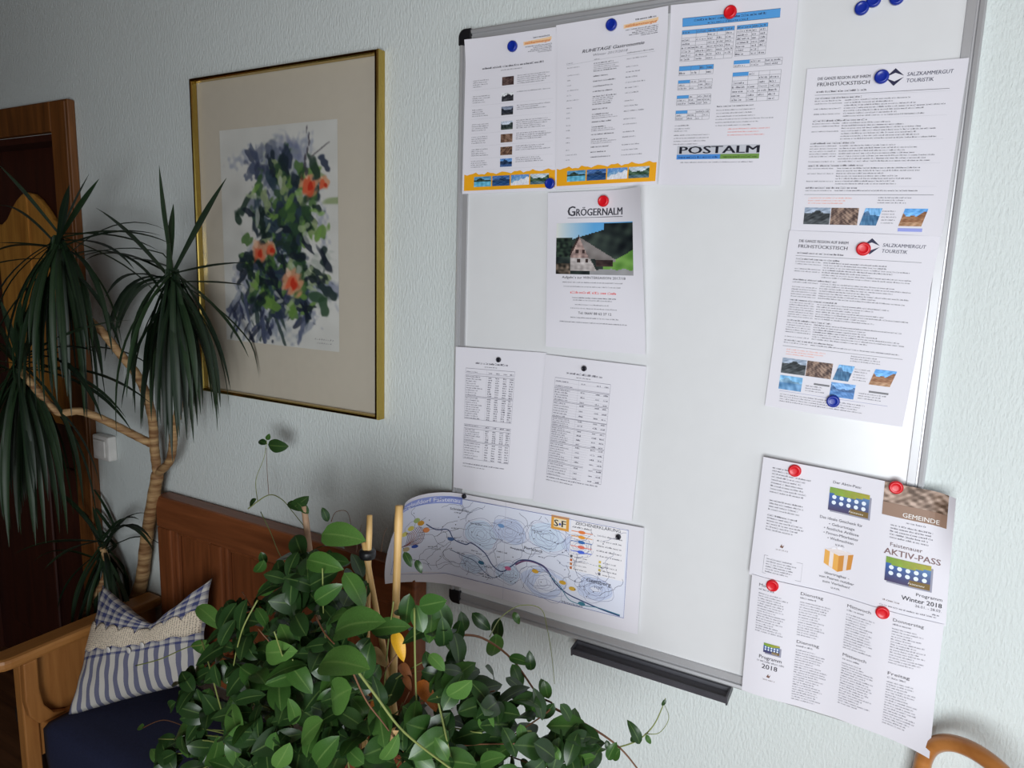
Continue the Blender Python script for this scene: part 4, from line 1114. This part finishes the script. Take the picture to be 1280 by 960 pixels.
tag(pe, 'blue and white checked cushion with a lace band, leaning on the bench back', 'cushion')
def with_uv(name, b, uvs, mat, parent, smooth=True):
    me = b.mesh(name, mat, smooth)
    ul = me.uv_layers.new(name='UVMap')
    for lp in me.loops: ul.data[lp.index].uv = uvs[lp.vertex_index]
    import bmesh
    bm = bmesh.new(); bm.from_mesh(me); bmesh.ops.remove_doubles(bm, verts=bm.verts, dist=.0002); bmesh.ops.recalc_face_normals(bm, faces=bm.faces); bm.to_mesh(me); bm.free()
    return put(name, me, parent)
with_uv('cover', pb, pu, gingham(), pe)
lb = MB(); lu = []
nl = 84
for i in range(nl + 1):
    u = .005 + .99 * i / nl
    ph = (u * 8.0) % 1.0
    topv = .61 + .10 * math.sqrt(max(0, 1 - (2 * ph - 1) ** 2))
    botv = .47 + .012 * math.sin(u * 40)
    for k in range(7):
        v = botv + (topv - botv) * k / 6
        q = pil(u, v, 1) + cN * .004; lb.v.append(tuple(q)); lu.append((u, v))
for i in range(nl):
    for k in range(6):
        a = i * 7 + k; lb.f.append((a, a + 7, a + 8, a + 1))
lo = with_uv('lace_band', lb, lu, lacemat(), pe); tag(lo, 'cream crochet lace band with scalloped edge')
so = lo.modifiers.new('thickness', 'SOLIDIFY'); so.thickness = .0015
for u, v in ((.33, .45), (.60, .46), (.50, .42)):
    q = pil(u, v, 1) + cN * .004
    o = MB().lathe([(.008, 0), (.009, .002), (.007, .0035)], 12, tuple(q), 'y').build('button', M['white_pl'], pe, True)

# ------------------------------------------------------------------ dracaena
DRX = random.Random(3)
dc = tag(empty('dracaena_plant', (-2.10, -.19, 0)), 'tall dracaena with bare forked trunks and tufts of long narrow leaves', 'plant')
pot = tag(empty('plant_pot', (-2.10, -.19, 0)), 'dark ceramic pot on the floor under the dracaena', 'pot')
MB().lathe([(.095, 0), (.105, .02), (.128, .24), (.140, .25), (.140, .28), (.124, .28), (.118, .25), (.02, .245)], 28, (-2.10, -.19, 0)).build('pot_body', M['pot_dark'], pot, True)
MB().lathe([(.117, .2455), (.08, .262), (.02, .268)], 24, (-2.10, -.19, 0)).build('soil', M['soil'], dc, True)
def W(*l): return [at(px, py, y) for px, py, y in l]
fork1 = at(197, 592, -.06)
def trunk(pts, r0, r1, n=10):
    P = spline(pts, n); k = len(P)
    rad = [(r0 + (r1 - r0) * i / (k - 1)) * (1 + .07 * ((i % 3) == 0)) for i in range(k)]
    return MB().tube(P, rad, 10).build('trunk', M['bark'], dc, True)
trunk([(-2.09, -.18, .25), (-2.06, -.11, .42), at(172, 742, -.035), at(184, 668, -.045), fork1], .022, .0165)
trunk([fork1, at(193, 560, -.07), at(190, 520, -.09), at(175, 475, -.12), at(150, 442, -.15), at(128, 415, -.18), at(100, 385, -.20), at(75, 320, -.22)], .0130, .0095)
trunk([fork1, at(213, 574, -.08), at(218, 535, -.10), at(224, 500, -.12), at(220, 420, -.15), at(215, 352, -.16)], .0115, .009)
trunk([at(192, 556, -.07), at(170, 545, -.11), at(130, 525, -.16), at(100, 514, -.20), at(70, 514, -.24), at(40, 480, -.28), at(24, 462, -.28)], .0115, .009)
nleaf = 0
def strap(base, d0, L, droop, wd, name='leaf'):
    b = MB(); uvs = []; n = 11
    p = Vector(base); d = Vector(d0).normalized(); side = d.cross(Vector((0, 0, 1)))
    if side.length < .15: side = Vector((DRX.uniform(-1, 1), DRX.uniform(-1, 1), 0))
    side.normalize(); st = L / n
    for i in range(n + 1):
        t = i / n
        w = wd * (0.55 + .9 * t if t < .5 else 1.0 * (1 - ((t - .5) / .5) ** 2.2)) * .5
        w = max(w, .0004)
        nrm = side.cross(d).normalized()
        for k, sgn in enumerate((-1, 0, 1)):
            q = p + side * (w * sgn) + nrm * (w * .45 * abs(sgn))
            q.y = min(q.y, -.006 - .012 * (1 if sgn else 0)); b.v.append(tuple(q)); uvs.append((t, k / 2))
        p = p + d * st
        if p.y > -.02: p.y = -.02; d.y = min(d.y, 0); 
        d = (d + Vector((0, 0, -droop * st * (0.4 + 1.6 * t)))).normalized()
    for i in range(n):
        for k in range(2):
            a = i * 3 + k; b.f.append((a, a + 3, a + 4, a + 1))
    me = b.mesh(name, M['drac'], True)
    ul = me.uv_layers.new(name='UVMap')
    for lp in me.loops: ul.data[lp.index].uv = uvs[lp.vertex_index]
    put(name, me, dc)
def screen_dir(px, py, tx, ty, y0, y1):
    return at(tx, ty, y1) - at(px, py, y0)
def crown(px, py, y, heroes, n, Lr, seed, hang=(0.7, 1.0)):
    r = random.Random(seed); c = at(px, py, y)
    for (tx, ty, dy, dr) in heroes:
        v = at(tx, ty, y + dy) - c
        strap(c + Vector((r.uniform(-.008, .008), r.uniform(-.008, .008), r.uniform(-.02, .02))), v.normalized() + Vector((0, 0, dr * .22)), v.length * 1.06, dr, .017)
    for i in range(n):
        a = r.uniform(0, 2 * PI)
        # old leaves hang down like a skirt round the stem
        el = r.uniform(-1.4, -.55) if r.random() < hang[0] else r.uniform(-.1, .7)
        v = Vector((math.cos(a) * math.cos(el), math.sin(a) * math.cos(el) * .75 - .12, math.sin(el)))
        strap(c + Vector((r.uniform(-.01, .01), r.uniform(-.01, .01), r.uniform(-.06, .02))), v, r.uniform(*Lr), r.uniform(4, 12) if el < 0 else r.uniform(1.5, 5), r.uniform(.012, .017))
crown(74, 302, -.24, [(0, 220, -.05, .3), (122, 232, .0, .2), (112, 225, .06, .2), (88, 235, -.1, .2), (208, 327, .05, 1.2), (185, 352, .1, 2.0), (0, 302, -.1, .5), (200, 318, .12, 2.2), (0, 330, -.02, 1.5), (160, 415, .12, 3.0), (150, 385, .02, 3.0)], 62, (.28, .44), 11, (.88, 1))
crown(216, 346, -.17, [(199, 218, .0, .1), (222, 258, .05, .1), (279, 236, -.02, .2), (305, 338, -.04, .3), (303, 352, -.06, .2), (270, 472, .04, 3.0), (276, 492, .08, 3.4), (120, 262, .0, .8), (110, 330, .08, .9), (160, 340, .06, .5), (140, 390, .06, 2.0), (150, 440, .06, 2.6), (166, 455, .05, 3.0), (180, 500, .02, 4), (140, 488, .08, 3.0)], 60, (.26, .42), 12, (.97, 1))
crown(24, 456, -.28, [(0, 380, .0, .1), (48, 405, -.06, .2), (160, 412, .03, .6), (182, 512, .08, 1.4), (28, 390, -.1, .1), (0, 470, -.1, .5), (120, 465, .0, 1.2), (130, 560, .08, 2.6), (132, 576, .08, 3.0), (110, 600, .0, 4), (0, 430, .05, .3)], 66, (.30, .48), 13, (.92, 1))
crown(128, 682, -.08, [(180, 680, -.02, 3.2), (196, 700, -.03, 4.0), (185, 660, -.0, 3.0), (116, 640, -.03, .4), (200, 742, -.02, 4.4), (72, 700, -.1, 2)], 44, (.22, .34), 14, (.9, 1))
trunk([(-2.11, -.19, .25), (-2.12, -.16, .45), at(132, 720, -.09), at(128, 684, -.08)], .012, .009, 6)

# ------------------------------------------------------------------ trailing plant in front
HR = random.Random(17)
hp = tag(empty('trailing_plant', (-.70, -.46, .5)), 'bushy trailing vine with glossy oval leaves before the bench and wall', 'plant')
pp = tag(empty('plant_pot', (-.70, -.46, .46)), 'terracotta pot holding the trailing vine', 'pot')
MB().lathe([(.10, 0), (.105, .01), (.135, .20), (.150, .20), (.150, .24), (.136, .24), (.128, .205), (.02, .20)], 28, (-.70, -.46, .462)).build('pot_body', M['terracotta'], pp, True)
MB().lathe([(.1255, .2065), (.09, .215), (.02, .22)], 20, (-.70, -.46, .462)).build('soil', M['soil'], hp, True)
ps = tag(empty('plant_stand', (-.70, -.46, 0)), 'square wooden stand carrying the terracotta pot', 'stand')
MB().box(-.86, -.54, -.62, -.30, .43, .46).build('stand_top', M['pine'], ps, bevel=.004)
for sx in (-.845, -.59):
    for sy in (-.605, -.35): MB().box(sx, sx + .035, sy, sy + .035, 0, .4295).build('leg', M['pine_v'], ps, bevel=.003)

def leaf_mesh(name, L, Wd, fold, curl, mat, blunt=.75):
    b = MB(); uvs = []; n = 9; cols = 5
    for i in range(n + 1):
        t = i / n
        w = Wd * .5 * (math.sin(PI * t ** blunt) ** .66 if 0 < t < 1 else 0.0)
        x = L * t; zc = curl * L * (-(t * t) + .35 * t)
        for k in range(cols):
            s_ = (k / (cols - 1)) * 2 - 1
            b.v.append((x, w * s_, zc + fold * w * (abs(s_) ** 1.4) - .10 * w * s_ ** 4 * (1 + .6 * math.sin(9 * t + k))))
            uvs.append((t, k / (cols - 1)))
    for i in range(n):
        for k in range(cols - 1):
            a = i * cols + k; b.f.append((a, a + cols, a + cols + 1, a + 1))
    b.tube([(-L * .16, 0, -.003), (0, 0, 0)], [.0011, .0013], 5, False)
    uvs += [(0, .5)] * 10
    me = b.mesh(name, mat, True)
    ul = me.uv_layers.new(name='UVMap')
    for lp in me.loops: ul.data[lp.index].uv = uvs[lp.vertex_index]
    return me
LM = []
for i in range(6):
    q = random.Random(100 + i)
    args = (q.uniform(.95, 1.05), q.uniform(.50, .60), q.uniform(.05, .35), q.uniform(.1, .55))
    LM.append([leaf_mesh('leaf', *args, M[k], q.uniform(.84, .98)) for k in ('leaf_a', 'leaf_b', 'leaf_c')])
DEADM = [leaf_mesh('leaf', 1, .5, .5, .5, M[k]) for k in ('dead1', 'dead2', 'dead3', 'dead4')]
def orient(d, n):
    x = Vector(d).normalized(); z = Vector(n) - x * Vector(n).dot(x)
    if z.length < 1e-3: z = x.orthogonal()
    z.normalize(); y = z.cross(x)
    return Matrix((x, y, z)).transposed()
HL = world_loc(hp)
leaf_list = []      # (position, direction, normal, length, kind)
def add_leaf(p, d, n, L, kind=0): leaf_list.append((Vector(p), Vector(d), Vector(n), L, kind))
# hero leaves read off the photograph: base px, tip px, depth, kind
for (bx, by, tx, ty, y, kind) in (
    (402, 668, 443, 668, -.47, 1), (384, 700, 416, 706, -.50, 0), (404, 700, 430, 700, -.46, 0), (430, 716, 456, 752, -.50, 0), (394, 752, 418, 736, -.52, 1), (418, 792, 458, 766, -.56, 1),
    (400, 830, 448, 822, -.60, 1), (360, 828, 386, 860, -.58, 0), (366, 815, 352, 780, -.56, 0), (332, 816, 357, 815, -.58, 1), (345, 808, 318, 800, -.52, 0), (320, 760, 336, 782, -.50, 0),
    (246, 758, 272, 776, -.44, 1), (258, 800, 242, 826, -.46, 0), (236, 872, 222, 862, -.48, 1), (240, 912, 212, 916, -.50, 1), (236, 918, 232, 948, -.50, 0), (180, 910, 172, 908, -.42, 1),
    (404, 900, 372, 926, -.62, 1), (345, 915, 338, 950, -.62, 1), (316, 912, 340, 914, -.60, 1), (440, 860, 398, 882, -.60, 1), (454, 850, 460, 808, -.56, 0), (370, 905, 366, 880, -.60, 1),
    (520, 756, 528, 788, -.46, 1), (524, 758, 552, 752, -.46, 1), (512, 742, 506, 780, -.45, 0), (546, 752, 560, 790, -.43, 0), (536, 818, 556, 836, -.50, 1), (560, 870, 586, 856, -.52, 1),
    (590, 766, 612, 788, -.30, 2), (580, 790, 578, 768, -.30, 2), (620, 792, 618, 826, -.30, 0), (640, 830, 655, 862, -.34, 0), (636, 822, 660, 826, -.34, 0), (680, 850, 686, 876, -.34, 0),
    (615, 890, 600, 920, -.48, 1), (630, 900, 622, 925, -.46, 1), (650, 905, 655, 935, -.46, 1), (670, 880, 656, 900, -.42, 0), (700, 880, 716, 900, -.40, 2), (738, 915, 742, 935, -.36, 0),
    (505, 770, 492, 760, -.44, 0), (330, 700, 320, 720, -.44, 0), (345, 730, 338, 712, -.44, 1), (326, 690, 332, 708, -.42, 0), (345, 735, 322, 738, -.46, 0),
    (478, 950, 496, 930, -.62, 1), (560, 950, 545, 925, -.58, 0), (600, 955, 622, 945, -.52, 1), (700, 950, 690, 930, -.42, 1), (760, 950, 768, 930, -.36, 0), (718, 955, 735, 945, -.38, 1),
    (283, 880, 304, 868, -.50, 0), (292, 905, 305, 870, -.52, 2), (262, 860, 252, 880, -.48, 0), (256, 838, 236, 836, -.46, 0), (410, 652, 404, 636, -.42, 2), (386, 642, 372, 628, -.36, 2),
    (455, 955, 430, 935, -.62, 1), (395, 955, 412, 930, -.64, 0), (345, 960, 360, 935, -.64, 1), (300, 958, 315, 930, -.60, 1), (262, 958, 275, 935, -.56, 0), (200, 955, 190, 935, -.44, 1)):
    p = at(bx, by, y); q = at(tx, ty, y - HR.uniform(-.006, .012)); d = q - p
    toc = (CAM - p).normalized()
    nn = toc + Vector((HR.uniform(-.5, .7), HR.uniform(-.3, .3), HR.uniform(.0, .8)))
    add_leaf(p, d, nn, d.length * 1.03, kind)
blobs = [((395, 745), -.44, .105, 80), ((335, 805), -.46, .11, 84), ((430, 815), -.50, .11, 88), ((265, 880), -.46, .095, 54), ((375, 895), -.54, .12, 96), ((465, 900), -.52, .11, 60), ((560, 905), -.48, .10, 66),
         ((640, 925), -.44, .085, 56), ((545, 810), -.44, .055, 26), ((715, 945), -.38, .055, 26), ((235, 945), -.46, .075, 30), ((590, 870), -.40, .06, 22), ((480, 985), -.56, .12, 50), ((330, 985), -.54, .12, 40), ((600, 985), -.48, .1, 34)]
for (pxy, y, r, n) in blobs:
    c = at(pxy[0], pxy[1], y); r *= .92
    for i in range(n):
        a = HR.uniform(0, 2 * PI); z = HR.uniform(-.9, 1); rr = math.sqrt(1 - z * z)
        o = Vector((rr * math.cos(a), rr * math.sin(a), z))
        if o.y > .35 and HR.random() < .6: o.y = -o.y
        k = HR.uniform(.45, 1.0) ** .6
        p = c + o * r * k
        if p.y > -.075: p.y = -.075 - HR.uniform(0, .03)
        d = o * .7 + Vector((HR.uniform(-1, 1), HR.uniform(-1, 1), HR.uniform(-1.0, .5)))
        nn = o * .8 + Vector((.25, -.45, .75)) + Vector((HR.uniform(-.5, .5), HR.uniform(-.5, .5), HR.uniform(-.3, .3)))
        w_ = p - CAM; zz = w_.dot(FW); qx = 640 + F_PX * w_.dot(RX) / zz; qy = 480 - F_PX * w_.dot(UP) / zz
        if 452 < qx < 535 - max(0, (qy - 700) * .25 if qy < 800 else 0) and 600 < qy < 890 and p.y < -.33 and HR.random() < .8: continue     # the open middle round the canes
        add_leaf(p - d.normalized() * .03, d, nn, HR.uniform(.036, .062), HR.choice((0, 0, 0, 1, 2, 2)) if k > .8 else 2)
# dead leaves
dead = [(492, 790, 504, 820, -.47, 0), (522, 852, 540, 876, -.48, 1), (468, 872, 474, 900, -.50, 1), (506, 846, 512, 858, -.47, 2), (476, 930, 486, 920, -.56, 3), (500, 830, 512, 846, -.46, 2), (462, 812, 478, 826, -.46, 3), (534, 868, 545, 885, -.47, 1)]
vis = leaf_list[:65]; rest = leaf_list[65:]
# the 300 that show largest stay single leaves: those nearest to the camera
def apparent(l):
    return l[3] / (l[0] - CAM).length
rest.sort(key=lambda l: -((l[3]) / ((l[0] - CAM).dot(FW)) ** 3))
single = vis + rest[:226]; others = rest[226:]
def place(l, me, name='leaf', parent=hp):
    o = bpy.data.objects.new(name, me); COL.objects.link(o); o.parent = parent
    mt = Matrix.Translation(l[0] - HL) @ orient(l[1], l[2]).to_4x4() @ Matrix.Diagonal((l[3], l[3] * HR.uniform(.88, 1.14), l[3], 1))
    o.matrix_local = mt
    return o
for l in single: place(l, HR.choice(LM)[l[4]])
for (bx, by, tx, ty, y, k) in dead:
    p = at(bx, by, y); d = at(tx, ty, y - .01) - p
    place((p, d, (CAM - p) + Vector((HR.uniform(-.4, .4), 0, HR.uniform(0, .5))), d.length * 1.15, k), DEADM[k], 'withered_leaf')
jb = MB(); juv = []
for l in others:
    me = HR.choice(LM)[2]; mt = Matrix.Translation(l[0]) @ orient(l[1], l[2]).to_4x4() @ Matrix.Diagonal((l[3], l[3], l[3], 1)); n0 = len(jb.v)
    tmp = [None] * len(me.vertices); ul = me.uv_layers[0].data
    for lp in me.loops: tmp[lp.vertex_index] = tuple(ul[lp.index].uv)
    for v in me.vertices: jb.v.append(tuple(mt @ v.co))
    juv += [t or (0, .5) for t in tmp]
    for p in me.polygons: jb.f.append(tuple(n0 + i for i in p.vertices))
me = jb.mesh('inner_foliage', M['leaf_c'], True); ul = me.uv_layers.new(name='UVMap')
for lp in me.loops: ul.data[lp.index].uv = juv[lp.vertex_index]
tag(put('inner_foliage', me, hp), 'dense smaller leaves inside the bush', kind='stuff')

# stems
POT = Vector((-.70, -.46, .67))
def stem(pts, r=.0016, mat='stem', n=6):
    MB().tube(spline(pts, n), [r * (1 - .5 * i / (len(pts) * n)) for i in range((len(pts) - 1) * n + 1)], 6).build('stem', M[mat], hp, True)
for (pxy, y, r, n) in blobs[:12]:
    c = at(pxy[0], pxy[1], y)
    for k in range(3):
        e = c + Vector((HR.uniform(-1, 1), HR.uniform(-1, .3), HR.uniform(-.8, 1))) * r
        mid = POT.lerp(e, .5) + Vector((HR.uniform(-.03, .03), HR.uniform(-.04, .02), .08))
        if e.y > -.03: e.y = -.03
        stem([POT + Vector((HR.uniform(-.06, .06), HR.uniform(-.06, .06), 0)), mid, e], .0015, HR.choice(('stem', 'stem_brown')))
stem(W((252, 800, -.50), (264, 840, -.54), (276, 885, -.56), (300, 960, -.60)), .0018)
stem(W((178, 910, -.42), (205, 900, -.45), (240, 912, -.50)), .0012, 'stem_brown')
stem(W((322, 750, -.52), (305, 782, -.54), (296, 812, -.54), (292, 832, -.54)), .0016)
stem(W((170, 832, -.42), (200, 824, -.44), (232, 810, -.47), (252, 806, -.50)), .0014)
stem(W((442, 832, -.60), (470, 870, -.60), (505, 915, -.60), (565, 962, -.60)), .0020)
stem(W((518, 760, -.47), (519, 830, -.50), (522, 900, -.52), (530, 965, -.54)), .0017)
stem(W((546, 870, -.52), (553, 900, -.53), (566, 960, -.55)), .0017)
stem(W((440, 838, -.59), (458, 876, -.58), (480, 905, -.57), (505, 940, -.56)), .0014, 'stem_brown')
stem(W((395, 770, -.54), (405, 790, -.56), (418, 805, -.57)), .0015, 'stem_brown')
stem(W((545, 800, -.40), (574, 794, -.36), (604, 798, -.33), (640, 824, -.33), (672, 868, -.34), (690, 884, -.36), (640, 920, -.42)), .0022, 'stem_brown')
stem(W((690, 884, -.34), (740, 910, -.32), (775, 935, -.30), (800, 965, -.30)), .0020, 'stem_brown')
stem(W((770, 935, -.28), (796, 926, -.26), (816, 908, -.24), (828, 884, -.22), (832, 873, -.22)), .0013, 'stem')
stem(W((806, 917, -.25), (824, 916, -.24), (836, 898, -.24), (830, 880, -.22)), .0007, 'stem')
stem(W((612, 796, -.30), (626, 772, -.22), (650, 757, -.16), (676, 761, -.12), (684, 786, -.11), (690, 822, -.10), (693, 855, -.10)), .0010, 'stem')
stem(W((310, 636, -.16), (335, 619, -.14), (352, 624, -.16), (366, 640, -.20), (382, 660, -.30)), .0014, 'stem')
stem(W((322, 626, -.14), (320, 600, -.12), (330, 572, -.10), (334, 548, -.09)), .0009, 'stem')
stem(W((336, 618, -.14), (334, 590, -.12), (333, 560, -.10)), .0007, 'stem_brown')
stem(W((326, 640, -.18), (338, 665, -.24), (348, 690, -.32), (365, 720, -.40)), .0012, 'stem')
stem(W((414, 652, -.30), (420, 640, -.24), (434, 640, -.22), (440, 662, -.26), (448, 690, -.36)), .0008, 'stem_brown')
stem(W((445, 690, -.36), (450, 664, -.28), (452, 656, -.26)), .0007, 'stem_brown')
stem(W((476, 690, -.36), (480, 668, -.30), (484, 660, -.28)), .0007, 'stem_brown')
for (bx, by, tx, ty, y, kind, L) in ((335, 556, 353, 559, -.09, 2, 1), (334, 555, 322, 550, -.09, 2, 1), (334, 550, 336, 544, -.09, 0, 1), (366, 634, 381, 626, -.2, 2, 1), (312, 632, 316, 624, -.16, 2, 1), (360, 628, 372, 634, -.2, 2, 1),
                                  (552, 790, 542, 806, -.36, 2, 1), (556, 795, 578, 816, -.34, 0, 1), (624, 772, 620, 800, -.22, 2, 1), (642, 765, 648, 778, -.18, 0, 1), (676, 848, 682, 872, -.33, 0, 1), (664, 838, 662, 820, -.33, 3, 1), (800, 930, 790, 906, -.27, 2, 1), (808, 918, 812, 930, -.26, 0, 1), (790, 928, 794, 920, -.27, 2, 1), (832, 874, 828, 882, -.22, 2, 1),
                                  (758, 925, 762, 940, -.31, 2, 1), (775, 936, 764, 950, -.31, 0, 1), (505, 690, 514, 706, -.4, 2, 1), (520, 700, 526, 714, -.4, 2, 1)):
    p = at(bx, by, y); d = at(tx, ty, y - .005) - p
    kind = min(kind, 2)
    place((p, d, (CAM - p).normalized() + Vector((HR.uniform(-.6, .6), 0, HR.uniform(-.2, .8))), d.length * 1.1, kind), HR.choice(LM)[kind])

# bamboo canes stuck in the pot
def cane(pt, pb_, r, mat, label, ring=True):
    t = Vector(pt); bt = Vector(pb_); k = 18; P = [bt.lerp(t, i / k) for i in range(k + 1)]
    o = empty('bamboo_cane', tuple(bt))
    MB().tube(P, [r * (1.13 if i % 5 == 2 else 1) for i in range(k + 1)], 10).build('cane_stick', M[mat], o, True)
    return tag(o, label, 'cane', 'canes in the vine pot')
c1 = cane(at(499, 632, -.40), (-.655, -.45, .67), .0062, 'cane', 'thick bamboo cane standing before the curling end of the trail map')
c2 = cane(at(462, 644, -.40), (-.70, -.46, .67), .0046, 'cane', 'thin bamboo cane with a dark tie, between two taller canes')
c3 = cane(at(455, 678, -.408), (-.585, -.455, .685), .0045, 'cane', 'short slanting bamboo cane bound to its neighbour by a dark tie')
c4 = cane(at(380, 633, -.36), (-.76, -.44, .67), .0052, 'cane_grey', 'greyish weathered cane at the left in the vine')
tp_ = (Vector((-.70, -.46, .67)).lerp(at(462, 644, -.40), .88) + Vector((-.585, -.455, .685)).lerp(at(455, 678, -.408), .96)) / 2
MB().lathe([(.0125, 0), (.0140, .004), (.0140, .010), (.0125, .014)], 14, (tp_.x, tp_.y, tp_.z - .007)).build('tie', M['black'], c2, True)

# ------------------------------------------------------------------ bentwood chair, only its back hoop reaches into the picture
bc = empty('bentwood_chair', (.13, -.24, 0))
tag(bc, 'bentwood chair with a rounded honey brown back hoop, below the leaflets', 'chair')
hc = at(1215, 951, -.085); ang = math.radians(-38)
ux = Vector((math.cos(ang), math.sin(ang), 0)); hw_ = .085
H = []
for i in range(25):
    a = PI * i / 24
    H.append(Vector((hc.x + .01, -.085, hc.z - .075)) - ux * hw_ * math.cos(a) * 1.0 + Vector((0, 0, .088 * math.sin(a) ** .8)))
lean = Vector((0, 0, 0))
lo_ = H[0]; hi_ = H[-1]
pre = [Vector((lo_.x + .02, lo_.y, .45)), Vector((lo_.x, lo_.y, .62)), Vector((lo_.x - .004, lo_.y, .76))]
post = [Vector((hi_.x + .004, hi_.y, .76)), Vector((hi_.x, hi_.y, .62)), Vector((hi_.x - .02, hi_.y, .45))]
MB().tube(spline(pre + H + post, 4), .0128, 12).build('back_hoop', M['bent'], bc, True)
mid = (lo_ + hi_) / 2; fwd_ = Vector((-ux.y, ux.x, 0)); fwd_ = -fwd_ if fwd_.y > 0 else fwd_
sc = mid + fwd_ * .19
MB().lathe([(.17, .44), (.185, .445), (.19, .455), (.185, .468), (.165, .472), (.03, .466)], 32, (sc.x, sc.y, 0)).build('seat', M['bent'], bc, True)
for kx, kf in ((-.1, -.15), (.1, -.15), (-.12, .12), (.12, .12)):
    a = sc + ux * kx + fwd_ * kf; e = sc + ux * kx * (1.05 if kf < 0 else 1.35) + fwd_ * kf * (1.0 if kf < 0 else 1.3)
    MB().tube([(e.x, e.y, 0), ((a.x + e.x) / 2, (a.y + e.y) / 2, .22), (a.x, a.y, .442)], [.011, .013, .0145], 10).build('leg', M['bent'], bc, True)
